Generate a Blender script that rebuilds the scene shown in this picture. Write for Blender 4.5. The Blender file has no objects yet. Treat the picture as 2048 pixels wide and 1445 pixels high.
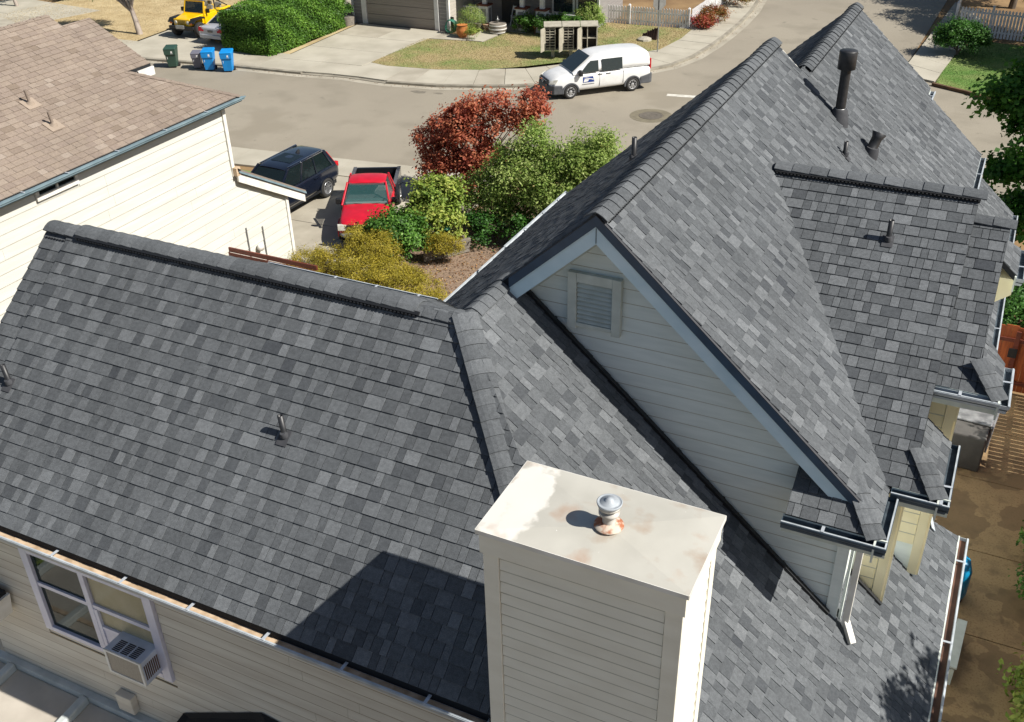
import bpy, bmesh, math, random
import numpy as np
from mathutils import Vector, Matrix
random.seed(7); rng = np.random.default_rng(7)
scene = bpy.context.scene
COL = scene.collection
rad = math.radians

# ------------------------------------------------------------------ camera
CAM_H = 14.6
F_PX, YAW, PITCH, ROLL = 2031.82, rad(-26.622), rad(31.609), rad(1.414)
_f = Vector((math.sin(YAW)*math.cos(PITCH), math.cos(YAW)*math.cos(PITCH), -math.sin(PITCH)))
_r = Vector((math.cos(YAW), -math.sin(YAW), 0)); _d = _f.cross(_r)
_r2 = math.cos(ROLL)*_r + math.sin(ROLL)*_d; _d2 = -math.sin(ROLL)*_r + math.cos(ROLL)*_d
camd = bpy.data.cameras.new('camera'); cam = bpy.data.objects.new('camera', camd); COL.objects.link(cam)
M = Matrix.Identity(4)
for i in range(3):
    M[i][0] = _r2[i]; M[i][1] = -_d2[i]; M[i][2] = -_f[i]
M[2][3] = CAM_H
cam.matrix_world = M
camd.sensor_width = 36; camd.lens = F_PX/2048*36; camd.clip_end = 600; camd.clip_start = .1
scene.camera = cam

# ------------------------------------------------------------------ light
SUN_AZ, SUN_EL = rad(1.2), rad(45.0)          # azimuth from +X towards +Y
world = bpy.data.worlds.new('World'); scene.world = world; world.use_nodes = True
wn = world.node_tree.nodes; wl = world.node_tree.links
sky = wn.new('ShaderNodeTexSky'); sky.sky_type = 'NISHITA'; sky.sun_disc = False
sky.sun_elevation = SUN_EL; sky.sun_rotation = math.pi/2 - SUN_AZ
sky.air_density = 1.0; sky.dust_density = 1.0; sky.ozone_density = 1.0
wn['Background'].inputs[1].default_value = 0.052
wl.new(sky.outputs[0], wn['Background'].inputs[0])
sd = bpy.data.lights.new('sun', 'SUN'); sd.energy = 5.0; sd.angle = rad(.5); sd.color = (1, .955, .875)
sun = bpy.data.objects.new('sun', sd); COL.objects.link(sun)
sv = Vector((math.cos(SUN_EL)*math.cos(SUN_AZ), math.cos(SUN_EL)*math.sin(SUN_AZ), math.sin(SUN_EL)))
sun.rotation_euler = sv.to_track_quat('Z', 'Y').to_euler(); sun.location = (30, 0, 40)
vs = scene.view_settings
vs.view_transform = 'Standard'; vs.look = 'None'; vs.exposure = 0.52; vs.gamma = 1; vs.use_curve_mapping = False

# ------------------------------------------------------------------ helpers
def hexc(h):
    h = h.lstrip('#'); o = []
    for i in (0, 2, 4):
        c = int(h[i:i+2], 16)/255
        o.append(c/12.92 if c <= .04045 else ((c+.055)/1.055)**2.4)
    return tuple(o)

def ntree(name):
    m = bpy.data.materials.new(name); m.use_nodes = True
    return m, m.node_tree.nodes, m.node_tree.links, m.node_tree.nodes['Principled BSDF']

def pmat(name, col, rough=.6, col2=None, scale=4, detail=6, bump=0, bscale=60, metallic=0, spec=.5, stretch=None, contrast=(.35, .65), coat=0):
    """plain painted / mineral surface with a second tone mixed in by fractal noise and a fine relief"""
    m, n, l, b = ntree(name)
    b.inputs['Roughness'].default_value = rough; b.inputs['Metallic'].default_value = metallic
    b.inputs['Specular IOR Level'].default_value = spec; b.inputs['Coat Weight'].default_value = coat
    b.inputs['Coat Roughness'].default_value = .05
    geo = n.new('ShaderNodeNewGeometry')
    src = geo.outputs['Position']
    if stretch:
        mp = n.new('ShaderNodeMapping'); mp.inputs['Scale'].default_value = stretch
        l.new(src, mp.inputs['Vector']); src = mp.outputs[0]
    if col2 is None: col2 = tuple(c*.86 for c in col)
    nz = n.new('ShaderNodeTexNoise'); nz.inputs['Scale'].default_value = scale; nz.inputs['Detail'].default_value = detail
    l.new(src, nz.inputs['Vector'])
    rp = n.new('ShaderNodeValToRGB'); rp.color_ramp.elements[0].position = contrast[0]; rp.color_ramp.elements[1].position = contrast[1]
    rp.color_ramp.elements[0].color = (*col, 1); rp.color_ramp.elements[1].color = (*col2, 1)
    l.new(nz.outputs[0], rp.inputs[0]); l.new(rp.outputs[0], b.inputs['Base Color'])
    if bump:
        nb = n.new('ShaderNodeTexNoise'); nb.inputs['Scale'].default_value = bscale; nb.inputs['Detail'].default_value = 4
        l.new(src, nb.inputs['Vector'])
        bp = n.new('ShaderNodeBump'); bp.inputs['Strength'].default_value = bump; bp.inputs['Distance'].default_value = .01
        l.new(nb.outputs[0], bp.inputs['Height']); l.new(bp.outputs[0], b.inputs['Normal'])
    return m

def tone_mat(name, stops, rough=.9, grain=.35, gscale=220, stain=.15, sscale=.7, bump=.4, trans=0, spec=.3):
    """colour per piece from the face attribute 'tone', with mineral grain and weather stains on top"""
    m, n, l, b = ntree(name)
    b.inputs['Roughness'].default_value = rough; b.inputs['Specular IOR Level'].default_value = spec
    at = n.new('ShaderNodeAttribute'); at.attribute_name = 'tone'
    rp = n.new('ShaderNodeValToRGB'); cr = rp.color_ramp
    while len(cr.elements) < len(stops): cr.elements.new(.5)
    for e, (p, c) in zip(cr.elements, stops): e.position = p; e.color = (*c, 1)
    l.new(at.outputs['Fac'], rp.inputs[0])
    out = rp.outputs[0]
    geo = n.new('ShaderNodeNewGeometry')
    for amt, sc, dt in ((grain, gscale, 2), (stain, sscale, 5), (stain*1.1, 22, 4)):
        if not amt: continue
        nz = n.new('ShaderNodeTexNoise'); nz.inputs['Scale'].default_value = sc; nz.inputs['Detail'].default_value = dt
        l.new(geo.outputs['Position'], nz.inputs['Vector'])
        mr = n.new('ShaderNodeMapRange'); mr.inputs['From Min'].default_value = .3; mr.inputs['From Max'].default_value = .7
        mr.inputs['To Min'].default_value = 1-amt; mr.inputs['To Max'].default_value = 1+amt
        l.new(nz.outputs[0], mr.inputs['Value'])
        mx = n.new('ShaderNodeMix'); mx.data_type = 'RGBA'; mx.blend_type = 'MULTIPLY'; mx.inputs[0].default_value = 1
        l.new(out, mx.inputs[6]); l.new(mr.outputs[0], mx.inputs[7]); out = mx.outputs[2]
        if bump and sc == gscale:
            bp = n.new('ShaderNodeBump'); bp.inputs['Strength'].default_value = bump; bp.inputs['Distance'].default_value = .004
            l.new(nz.outputs[0], bp.inputs['Height']); l.new(bp.outputs[0], b.inputs['Normal'])
    l.new(out, b.inputs['Base Color'])
    if trans:
        tr = n.new('ShaderNodeBsdfTranslucent'); l.new(out, tr.inputs['Color'])
        ms = n.new('ShaderNodeMixShader'); ms.inputs[0].default_value = trans
        l.new(b.outputs[0], ms.inputs[1]); l.new(tr.outputs[0], ms.inputs[2])
        l.new(ms.outputs[0], n['Material Output'].inputs['Surface'])
    return m

def glass_mat(name, tint, see=.5, rough=.03):
    m, n, l, b = ntree(name)
    b.inputs['Base Color'].default_value = (*tint, 1); b.inputs['Roughness'].default_value = rough
    b.inputs['Specular IOR Level'].default_value = .7
    tr = n.new('ShaderNodeBsdfTransparent'); tr.inputs['Color'].default_value = (*([.96]*3 if see > .62 else [min(1, c*2.2+.5) for c in tint]), 1)
    ms = n.new('ShaderNodeMixShader'); ms.inputs[0].default_value = see
    l.new(b.outputs[0], ms.inputs[1]); l.new(tr.outputs[0], ms.inputs[2]); l.new(ms.outputs[0], n['Material Output'].inputs['Surface'])
    return m

class MB:
    def __init__(s): s.v = []; s.f = []; s.t = []; s.smooth = []
    def add(s, vs, fs, tone=.5, smooth=False):
        o = len(s.v); s.v += [tuple(p) for p in vs]
        for f in fs: s.f.append(tuple(i+o for i in f)); s.t.append(tone); s.smooth.append(smooth)
        return s
    def box(s, a, b, tone=.5):
        x0, y0, z0 = a; x1, y1, z1 = b
        return s.add([(x0,y0,z0),(x1,y0,z0),(x1,y1,z0),(x0,y1,z0),(x0,y0,z1),(x1,y0,z1),(x1,y1,z1),(x0,y1,z1)],
                     [(0,3,2,1),(4,5,6,7),(0,1,5,4),(1,2,6,5),(2,3,7,6),(3,0,4,7)], tone)
    def hexa(s, bot, top, tone=.5):
        n = len(bot)
        return s.add(list(bot)+list(top), [tuple(range(n-1,-1,-1)), tuple(range(n,2*n))]+[(i,(i+1)%n,n+(i+1)%n,n+i) for i in range(n)], tone)
    def prism(s, poly, vec, tone=.5):
        poly = [Vector(p) for p in poly]; v = Vector(vec)
        return s.hexa(poly, [p+v for p in poly], tone)
    def bar(s, p0, p1, w, h, up=(0,0,1), tone=.5):
        p0 = Vector(p0); p1 = Vector(p1); d = (p1-p0).normalized(); a = d.cross(Vector(up))
        if a.length < 1e-4: a = d.cross(Vector((1,0,0)))
        a.normalize(); b = a.cross(d)
        q = [a*(w/2)+b*(h/2), -a*(w/2)+b*(h/2), -a*(w/2)-b*(h/2), a*(w/2)-b*(h/2)]
        return s.hexa([p0+c for c in q], [p1+c for c in q], tone)
    def tube(s, p0, p1, r0, r1=None, n=12, tone=.5, caps=True):
        r1 = r0 if r1 is None else r1
        p0 = Vector(p0); p1 = Vector(p1); d = (p1-p0).normalized()
        a = d.cross(Vector((0,0,1)));
        if a.length < 1e-4: a = Vector((1,0,0))
        a.normalize(); b = d.cross(a)
        vs = [p0+(a*math.cos(t)+b*math.sin(t))*r0 for t in [2*math.pi*i/n for i in range(n)]]
        vs += [p1+(a*math.cos(t)+b*math.sin(t))*r1 for t in [2*math.pi*i/n for i in range(n)]]
        fs = [(i, (i+1)%n, n+(i+1)%n, n+i) for i in range(n)]
        s.add(vs, fs, tone, True)
        if caps: s.add(vs, [tuple(range(n-1,-1,-1)), tuple(range(n,2*n))], tone)
        return s
    def lathe(s, c, prof, n=16, axis=(0,0,1), tone=.5, smooth=True):
        c = Vector(c); d = Vector(axis).normalized(); a = d.cross(Vector((0,0,1)))
        if a.length < 1e-4: a = Vector((1,0,0))
        a.normalize(); b = d.cross(a); vs = []
        for (r, h) in prof:
            for i in range(n):
                t = 2*math.pi*i/n; vs.append(c+d*h+(a*math.cos(t)+b*math.sin(t))*r)
        fs = [(k*n+i, k*n+(i+1)%n, (k+1)*n+(i+1)%n, (k+1)*n+i) for k in range(len(prof)-1) for i in range(n)]
        s.add(vs, fs, tone, smooth)
        s.add([vs[i] for i in range(n)], [tuple(range(n-1,-1,-1))], tone); s.add(vs[-n:], [tuple(range(n))], tone)
        return s
    def mesh(s, name, mat):
        me = bpy.data.meshes.new(name); me.from_pydata(s.v, [], s.f); me.validate()
        if mat: me.materials.append(mat)
        if len(me.polygons) == len(s.t):
            at = me.attributes.new('tone', 'FLOAT', 'FACE'); at.data.foreach_set('value', np.array(s.t, dtype=np.float32))
            me.polygons.foreach_set('use_smooth', np.array(s.smooth, dtype=bool))
        bm = bmesh.new(); bm.from_mesh(me); bmesh.ops.recalc_face_normals(bm, faces=bm.faces); bm.to_mesh(me); bm.free()
        return me
    def build(s, name, mat, parent=None, bevel=0, subsurf=0):
        return link(name, s.mesh(name, mat), parent, bevel, subsurf)

def link(name, me, parent=None, bevel=0, subsurf=0):
    o = bpy.data.objects.new(name, me); COL.objects.link(o)
    if parent is not None: adopt(o, parent)
    if bevel:
        md = o.modifiers.new('bevel', 'BEVEL'); md.width = bevel; md.segments = 2; md.limit_method = 'ANGLE'; md.angle_limit = rad(35)
    if subsurf:
        md = o.modifiers.new('sub', 'SUBSURF'); md.levels = subsurf; md.render_levels = subsurf
    return o
WORLDBUILT = set()          # roots whose parts are built in world coordinates
def adopt(o, parent):
    o.parent = parent
    if parent.name in WORLDBUILT: o.matrix_parent_inverse = Matrix.Translation(-parent.location)
def tag(o, label, cat, group=None):
    o['label'] = label; o['category'] = cat
    if group: o['group'] = group
    return o
def thing(name, label, cat, loc=(0,0,0), rz=0, group=None, world=False):
    o = bpy.data.objects.new(name, None); COL.objects.link(o); o.location = loc; o.rotation_euler = (0,0,rz)
    o.empty_display_size = .3
    if world: WORLDBUILT.add(o.name)
    return tag(o, label, cat, group)
def struct(o): o['kind'] = 'structure'; return o
def stuff(o): o['kind'] = 'stuff'; return o
def copy_tree(o, parent=None):
    c = o.copy(); COL.objects.link(c)
    if parent is not None: c.parent = parent; c.matrix_parent_inverse = o.matrix_parent_inverse.copy()
    for ch in list(o.children): copy_tree(ch, c)
    return c

def clip_poly(poly, conv):
    """Sutherland-Hodgman: poly clipped by the convex counter-clockwise polygon conv (both 2-D)"""
    out = list(poly)
    for i in range(len(conv)):
        ax, ay = conv[i]; bx, by = conv[(i+1) % len(conv)]
        if not out: return out
        res = []
        side = lambda p: (bx-ax)*(p[1]-ay)-(by-ay)*(p[0]-ax)
        for j in range(len(out)):
            p = out[j]; q = out[(j+1) % len(out)]; sp = side(p); sq = side(q)
            if sp >= -1e-9: res.append(p)
            if (sp > 1e-9 and sq < -1e-9) or (sp < -1e-9 and sq > 1e-9):
                t = sp/(sp-sq); res.append((p[0]+(q[0]-p[0])*t, p[1]+(q[1]-p[1])*t))
        out = res
    return out
def ccw(poly):
    a = sum(poly[i][0]*poly[(i+1)%len(poly)][1]-poly[(i+1)%len(poly)][0]*poly[i][1] for i in range(len(poly)))
    return list(poly) if a > 0 else list(poly)[::-1]
def area2(p): return abs(sum(p[i][0]*p[(i+1)%len(p)][1]-p[(i+1)%len(p)][0]*p[i][1] for i in range(len(p))))/2
def to_px(p):
    q = Vector(p)-Vector((0,0,CAM_H)); z = q.dot(_f)
    return (F_PX*q.dot(_r2)/z+1024, F_PX*q.dot(_d2)/z+722.5, z)

# ------------------------------------------------------------------ materials
W = {}
W['shingle'] = tone_mat(spec=.08, name='roof_shingle', stops=[(0, hexc('#44474b')), (.25, hexc('#505356')), (.5, hexc('#595c5f')), (.75, hexc('#626568')), (1, hexc('#6d7073'))], grain=.32, gscale=150, stain=.13)
W['shingle_old'] = tone_mat('roof_shingle_brown', [(0, hexc('#786b5f')), (.35, hexc('#81746a')), (.7, hexc('#877a6e')), (1, hexc('#8f8378'))], grain=.22, gscale=150, stain=.10)
W['deck'] = pmat('roof_underlay', hexc('#1c1e22'), .95)
W['black'] = pmat('black_plastic', (.012, .013, .015), .55)
W['vent'] = pmat('black_pipe_paint', (.016, .017, .019), .45, (.03, .03, .033), 12)
W['lead'] = pmat('pipe_flashing', hexc('#424347'), .8, hexc('#38393d'), 9)
W['siding'] = pmat('siding_paint', hexc('#e4ebe7'), .6, hexc('#dae2de'), 2.5, bump=.15, bscale=30, stretch=(1, 1, 6))
W['siding_tan'] = pmat('siding_paint_tan', hexc('#d6d0c2'), .6, hexc('#c2b9aa'), 1.1, bump=.2, bscale=25, stretch=(.6, 1, 7))
W['siding_ch'] = pmat('siding_paint_chimney', hexc('#ebe8da'), .6, hexc('#e2decf'), 2.0, bump=.15, bscale=30, stretch=(1, 1, 3))
W['siding_n'] = pmat('siding_paint_cream', hexc('#d0d0c9'), .6, hexc('#c7c6bd'), 1.2, bump=.15, bscale=25, stretch=(1, .5, 6))
W['trim'] = pmat('trim_paint', hexc('#cdd3cc'), .55, hexc('#bdc3bb'), 5, bump=.1)
W['trim_white'] = pmat('white_trim_paint', hexc('#e6e4de'), .5, hexc('#d4d1c8'), 4)
W['fascia'] = pmat('pale_blue_fascia_paint', hexc('#cfe4ee'), .35, hexc('#bfd8e4'), 3)
W['navy'] = pmat('dark_slate_drip_board', hexc('#2e4963'), .35, hexc('#263d54'), 4)
W['gutter'] = pmat('gutter_white_enamel', hexc('#b9bfc4'), .4, hexc('#9da4a9'), 5)
W['gutter_in'] = pmat('gutter_inside_dirt', hexc('#4a565f'), .7, hexc('#2d353c'), 6)
W['gutter_rust'] = pmat('gutter_inside_brown', hexc('#6a4a3a'), .8, hexc('#4a3328'), 3)
W['gutter_tan'] = pmat('gutter_inside_tan', hexc('#c9b297'), .8, hexc('#a28a6e'), 8)
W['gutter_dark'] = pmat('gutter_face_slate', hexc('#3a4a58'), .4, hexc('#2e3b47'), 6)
W['strap'] = pmat('gutter_strap_metal', hexc('#bcc2c9'), .4, metallic=.2)
W['bluegrey'] = pmat('neighbour_gutter_enamel', hexc('#7f949c'), .35, hexc('#6b7f88'), 4)
W['vinyl'] = pmat('window_vinyl', hexc('#dedce8'), .4, hexc('#cfcddc'), 4)
W['glass'] = glass_mat('window_glass', (.05, .07, .07), .35)
W['carglass'] = glass_mat('tinted_car_glass', (.012, .02, .022), .35)
W['carglass_teal'] = glass_mat('windscreen_glass', (.05, .14, .14), .72)
W['tyre'] = pmat('tyre_rubber', (.018, .018, .018), .85, (.03, .028, .026), 20)
W['alloy'] = pmat('alloy_wheel', (.55, .55, .56), .3, metallic=.8)
W['steelwheel'] = pmat('grey_steel_wheel', (.22, .22, .22), .5)
W['hubgrey'] = pmat('silver_wheel_cover', (.42, .42, .42), .4, metallic=.3)
W['chrome'] = pmat('chrome', (.6, .6, .62), .15, metallic=1)
W['redlight'] = pmat('red_lamp_lens', (.5, .01, .015), .2)
W['lamp'] = pmat('headlamp_lens', (.6, .6, .56), .15, (.45, .43, .36), 8)
W['interior'] = pmat('car_interior_grey', (.10, .11, .11), .8)
W['seat'] = pmat('car_seat_fabric', (.23, .24, .23), .9)
W['bark'] = pmat('bark', hexc('#6e6256'), .9, hexc('#4b4038'), 9, bump=.8, bscale=30, stretch=(1, 1, .3))
W['barkpale'] = pmat('pale_bark', hexc('#a59a90'), .85, hexc('#7d7168'), 5, bump=.5, bscale=25, stretch=(1, 1, .3))
W['concrete'] = pmat('concrete', hexc('#aaa394'), .85, hexc('#979081'), .9, bump=.15, bscale=80)
W['concrete_pale'] = pmat('bounce_pale_concrete', hexc('#b1ab9c'), .85, hexc('#a09a8b'), .6, bump=.15, bscale=80)
W['steel'] = pmat('galvanised_steel', (.38, .39, .39), .4, (.28, .28, .28), 7, metallic=.7)
W['cedar'] = pmat('stained_cedar', hexc('#a9582b'), .6, hexc('#8a4220'), 3, bump=.25, bscale=20, stretch=(6, 6, .6))
W['cedar_dark'] = pmat('stained_cedar_dark', hexc('#6f3322'), .6, hexc('#55261a'), 4, stretch=(1, 1, 5))
W['whitepaint'] = pmat('white_fence_paint', hexc('#e2e1e2'), .55, hexc('#cccac9'), 3)
W['kerb'] = pmat('kerb_concrete', hexc('#948e80'), .9, hexc('#7a7468'), 2, bump=.2)
W['lap_shade'] = pmat('painted_lap_shade', hexc('#b9b8ac'), .9, hexc('#a6a498'), 6)  # darker siding tones that paint the shade line under each lap
W['lap_shade_tan'] = pmat('painted_lap_shade_tan', hexc('#998b72'), .9, hexc('#84765f'), 6)
W['lap_shade_n'] = pmat('painted_lap_shade_cream', hexc('#c2c0b6'), .9, hexc('#b4b1a6'), 3)
W['siding_bounce'] = pmat('bounce_tinted_wall_paint', hexc('#ebe0bd'), .6, hexc('#e0d4ae'), 2, bump=.15, bscale=30)  # same siding paint with warm bounce light put into its colour
# ================================================================== THE GREY-ROOFED HOUSE
house = thing('house', 'house with dark grey shingle roofs, steep front gable and cream chimney in the foreground', 'house', (-4, 9, 0), world=True)

def plane(O, u, v):
    O = Vector(O); u = Vector(u).normalized(); v = Vector(v).normalized()
    return O, u, v, u.cross(v).normalized()
def lay_shingles(P, zf, polys, e, widths, tonef, t=.015, row0=0.0):
    """rows of tabs over a roof plane; polys are convex plan (x,y) outlines.  yields [corner points2d, full?, a, b, w, tone, thick]"""
    O, u, v, n = P; out = []
    ps = []
    for poly in polys:
        ab = [((Vector((x, y, zf(x, y)))-O).dot(u), (Vector((x, y, zf(x, y)))-O).dot(v)) for x, y in poly]
        ps.append(ccw(ab))
    A0 = min(p[0] for q in ps for p in q); A1 = max(p[0] for q in ps for p in q)
    B0 = min(p[1] for q in ps for p in q); B1 = max(p[1] for q in ps for p in q)
    k = 0; b = B0-row0
    while b < B1:
        a = A0-random.random()*.4; last = .5
        while a < A1:
            w = random.choice(widths)
            tone = tonef(last); last = tone
            thick = 1 if random.random() < .5 else 0
            rect = [(a, b), (a+w, b), (a+w, b+e), (a, b+e)]
            for q in ps:
                c = clip_poly(rect, q)
                if len(c) >= 3 and area2(c) > 1e-4:
                    full = abs(area2(c)-w*e) < 1e-6
                    out.append((c, full, a, b, w, tone, thick))
            a += w
        b += e; k += 1
    return out
def tab_geo(mb, c, bb, e, t, thick, tone, O, u, v, n, gap=.003):
    """one tab: a thin wedge, thick at its lower edge"""
    cx = sum(p[0] for p in c)/len(c); top = []; bot = []
    amin = min(p[0] for p in c); amax = max(p[0] for p in c)
    for (a, b) in c:
        a2 = a+gap if a-amin < 1e-6 else (a-gap if amax-a < 1e-6 else a)
        f = (b-bb)/e
        h = (t+.006*thick)*(1-f)+.003
        p = O+u*a2+v*b
        top.append(p+n*h); bot.append(p-n*.004)
    m = len(c)
    o = len(mb.v); mb.v += [tuple(p) for p in bot+top]
    mb.f.append(tuple(range(o+m, o+2*m))); mb.t.append(tone); mb.smooth.append(False)
    for i in range(m):
        j = (i+1) % m
        mb.f.append((o+i, o+j, o+m+j, o+m+i)); mb.t.append(tone); mb.smooth.append(False)

def roofing(parent, planes, mat, e, t, limit=300):
    """planes: list of (P, zf, polys, widths, tonef); the tabs that show largest become objects, the rest one mesh"""
    cand = []
    for pi, (P, zf, polys, widths, tonef) in enumerate(planes):
        O, u, v, n = P
        for rec in lay_shingles(P, zf, polys, e, widths, tonef, t):
            c, full, a, b, w, tone, thick = rec
            cx = O+u*(a+w/2)+v*(b+e/2)
            px, py, z = to_px(cx)
            vis = full and 10 < px < 2038 and 10 < py < 1435 and not (940 < px < 1460 and py > 915)
            cosv = n.dot((Vector((0,0,CAM_H))-cx).normalized())
            cand.append((w*e*max(cosv, 0)/z/z if vis else -1, pi, rec))
    cand.sort(key=lambda r: -r[0])
    lib = {}; rest = MB()
    for i, (sc, pi, rec) in enumerate(cand):
        O, u, v, n = planes[pi][0]; c, full, a, b, w, tone, thick = rec
        if i < limit and sc > 0:
            key = (round(w, 3), round(tone, 2), thick)
            if key not in lib:
                m = MB(); tab_geo(m, [(0,0),(w,0),(w,e),(0,e)], 0, e, t, thick, tone, Vector((0,0,0)), Vector((1,0,0)), Vector((0,1,0)), Vector((0,0,1)))
                lib[key] = m.mesh('shingle', mat)
            o = bpy.data.objects.new('shingle', lib[key]); COL.objects.link(o); o.parent = parent
            mw = Matrix.Identity(4)
            for r_ in range(3): mw[r_][0] = u[r_]; mw[r_][1] = v[r_]; mw[r_][2] = n[r_]
            mw.translation = O+u*a+v*b
            o.matrix_local = mw
        else:
            tab_geo(rest, c, b, e, t, thick, tone, O, u, v, n)
    stuff(rest.build('shingle_courses', mat, parent))

TONES = [0, .15, .3, .42, .5, .58, .68, .8, 1.0]
TW = [.7, 2, 4.5, 7, 8, 7, 4.2, 2.0, .5]
def tone_grey(last): return random.choices(TONES, TW)[0]
def tone_alt(last):
    if random.random() < .22: return random.choices(TONES, TW)[0]
    return random.choice([.15, .3, .3, .42, .42]) if last >= .5 else random.choice([.58, .58, .68, .68, .8, .9])
def tone_even(last): return random.choices(TONES, [.8, 2, 4, 6, 7, 7, 6, 4, 1.3])[0]

# ---- roof planes (z as a function of x, y)
zF = lambda x, y: 9.09-.82*(8.682-y)
zH = lambda x, y: 9.09-.9*(x+4.92)
zR = lambda x, y: 10.16-.9*(x+3.72)
zL = lambda x, y: 10.16+.9*(x+3.72)
zL2 = lambda x, y: 9.69+.9*(x+3.2)
zB = lambda x, y: 9.09-.6*(y-8.682)
zD = lambda x, y: 9.32-.6*(13.97-y)
zDb = lambda x, y: 9.32-.6*(y-13.97)
zG = lambda x, y: 9.11-.6*(13.73-y)
zGb = lambda x, y: 9.11-.6*(y-13.73)
zP = lambda x, y: 7.03+.6*(y-9.28)
zQ = lambda x, y: 7.07+.9*(.30-x)          # return hip of the wide dormer
zQ2 = lambda x, y: 7.772+.9*(.70-x)
zK = lambda x, y: 4.0-.9*(x-.80)
zF0 = lambda x, y: zF(x, y)-.03
RP = {
 'F': (zF, [[(-10.92,8.68),(-10.92,5.68),(-1.62,5.68),(-4.92,8.68)]], (1,0,0)),
 'F0': (zF0, [[(-11.34,8.66),(-11.34,5.68),(-10.92,5.68),(-10.92,8.66)]], (1,0,0)),
 'H': (zH, [[(-4.92,8.682),(-1.4,5.22),(.8,5.22),(.8,13.62),(-4.92,9.92)]], (0,1,0)),
 'R': (zR, [[(-3.72,9.57),(-.24,9.57),(-.24,17.5),(-3.72,17.5)], [(-.43,9.57),(-.24,9.28),(-.24,9.57)], [(-3.2,17.5),(-.2,17.5),(-.2,22.35),(-3.2,22.35)], [(-3.2,22.35),(-1.45,22.35),(-1.45,22.8),(-3.2,22.8)]], (0,1,0)),
 'L': (zL, [[(-4.92,8.70),(-4.92,12.35),(-7.35,12.35)], [(-3.72,9.57),(-3.72,17.5),(-4.92,17.5),(-4.92,9.57)], [(-4.92,12.35),(-4.92,17.5),(-7.35,17.5),(-7.35,12.35)]], (0,-1,0)),
 'L2': (zL2, [[(-3.2,17.5),(-3.2,22.8),(-6.2,22.8),(-6.2,17.5)]], (0,-1,0)),
 'B': (zB, [[(-11.3,8.682),(-4.92,8.682),(-7.75,12.75),(-11.3,12.75)]], (-1,0,0)),
 'D': (zD, [[(-2.95,13.97),(-.42,10.22),(-.02,10.22),(-.02,13.97)], [(-.02,10.22),(.30,10.22),(-.02,10.70)]], (1,0,0)),
 'G': (zG, [[(-.4,13.73),(-.4,11.5),(.42,11.5),(.42,13.73)], [(.42,11.5),(.70,11.5),(.42,11.92)]], (1,0,0)),
 'P': (zP, [[(-1.24,9.84),(-1.24,9.28),(-.24,9.28),(-.62,9.84)]], (1,0,0)),
 'Q': (zQ, [[(-.02,10.70),(.30,10.22),(.30,11.4),(-.02,11.4)]], (0,1,0)),
 'Q2': (zQ2, [[(.42,11.92),(.70,11.5),(.70,12.35),(.42,12.55)], [(.42,15.0),(.70,15.0),(.70,16.0),(.42,15.75)]], (0,1,0)),
 'K': (zK, [[(-1.2,19.1),(.8,19.1),(.8,27),(-1.2,27)]], (0,1,0)),
}
deck = MB()
def deck_slab(zf, poly, th=.10):
    p = ccw(poly); deck.hexa([(x, y, zf(x, y)-th) for x, y in p], [(x, y, zf(x, y)-.004) for x, y in p])
for k, (zf, polys, u) in RP.items():
    for p in polys: deck_slab(zf, p)
deck_slab(zDb, [(-2.79,13.97),(-.02,13.97),(-.02,17.6),(-.3,17.6)])
deck_slab(zGb, [(-.4,13.73),(.42,13.73),(.42,16),(-.4,16)])
roof = deck.build('roof', W['deck'], house)
planes = []
WID = [.09, .11, .13, .16, .19, .24]
for k, (zf, polys, u) in RP.items():
    x0, y0 = polys[0][0]
    # lowest corner of the plane as its origin
    pts = [(x, y) for q in polys for x, y in q]; zmin = min(pts, key=lambda p: zf(*p))
    O = Vector((zmin[0], zmin[1], zf(*zmin)))
    uu = Vector(u)
    gx = zf(1, 0)-zf(0, 0); gy = zf(0, 1)-zf(0, 0)
    up = Vector((gx, gy, gx*gx+gy*gy)).normalized()
    nn = uu.cross(up)
    if nn.z < 0: uu = -uu
    planes.append((plane(O, uu, up), zf, polys, WID, tone_alt))
roofing(roof, planes, W['shingle'], .1606, .0095)

# ---- ridge and hip caps, one object each
def ridge_caps(parent, p0, p1, da, db, half=.17, exp=.2, lift=.055, mat='shingle', flip=False):
    p0 = Vector(p0); p1 = Vector(p1)
    if flip: p0, p1 = p1, p0
    da = Vector(da).normalized(); db = Vector(db).normalized()
    d = (p1-p0).normalized(); up = Vector((0,0,1)); up = (up-d*up.dot(d)).normalized()
    L = (p1-p0).length; n = max(1, round(L/exp)); ex = L/n
    tl = [-half, -half*.62, -half*.28, 0, half*.28, half*.62, half]
    lib = []
    for tone in (.3, .42, .5, .58, .66):
        m = MB(); top = []; bot = []
        for x, lf in ((0, lift+.008), (ex+.05, lift-.008)):
            for t in tl:
                base = (da if t < 0 else db)*abs(t)
                r_ = -.032*math.exp(-(t/(half*.3))**2) + .012*(abs(t)/half)
                top.append(d*x+base+up*(lf+r_)); bot.append(d*x+base+up*(lf+r_-.014))
        k = len(tl); vs = top+bot; o = 2*k; fs = []
        for i in range(k-1):
            fs += [(i, i+1, k+i+1, k+i), (o+i, o+k+i, o+k+i+1, o+i+1), (i, o+i, o+i+1, i+1), (k+i, k+i+1, o+k+i+1, o+k+i)]
        fs += [(0, k, o+k, o), (k-1, o+k-1, o+2*k-1, 2*k-1)]
        m.add(vs, fs, tone, False); me = m.mesh('ridge_cap', W[mat])
        lib.append(me)
    for i in range(n):
        o = bpy.data.objects.new('ridge_cap', random.choice(lib)); COL.objects.link(o); o.parent = parent
        o.matrix_local = Matrix.Translation(p0+d*(ex*i)+Vector((0,0,random.uniform(-.003,.004))))
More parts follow.
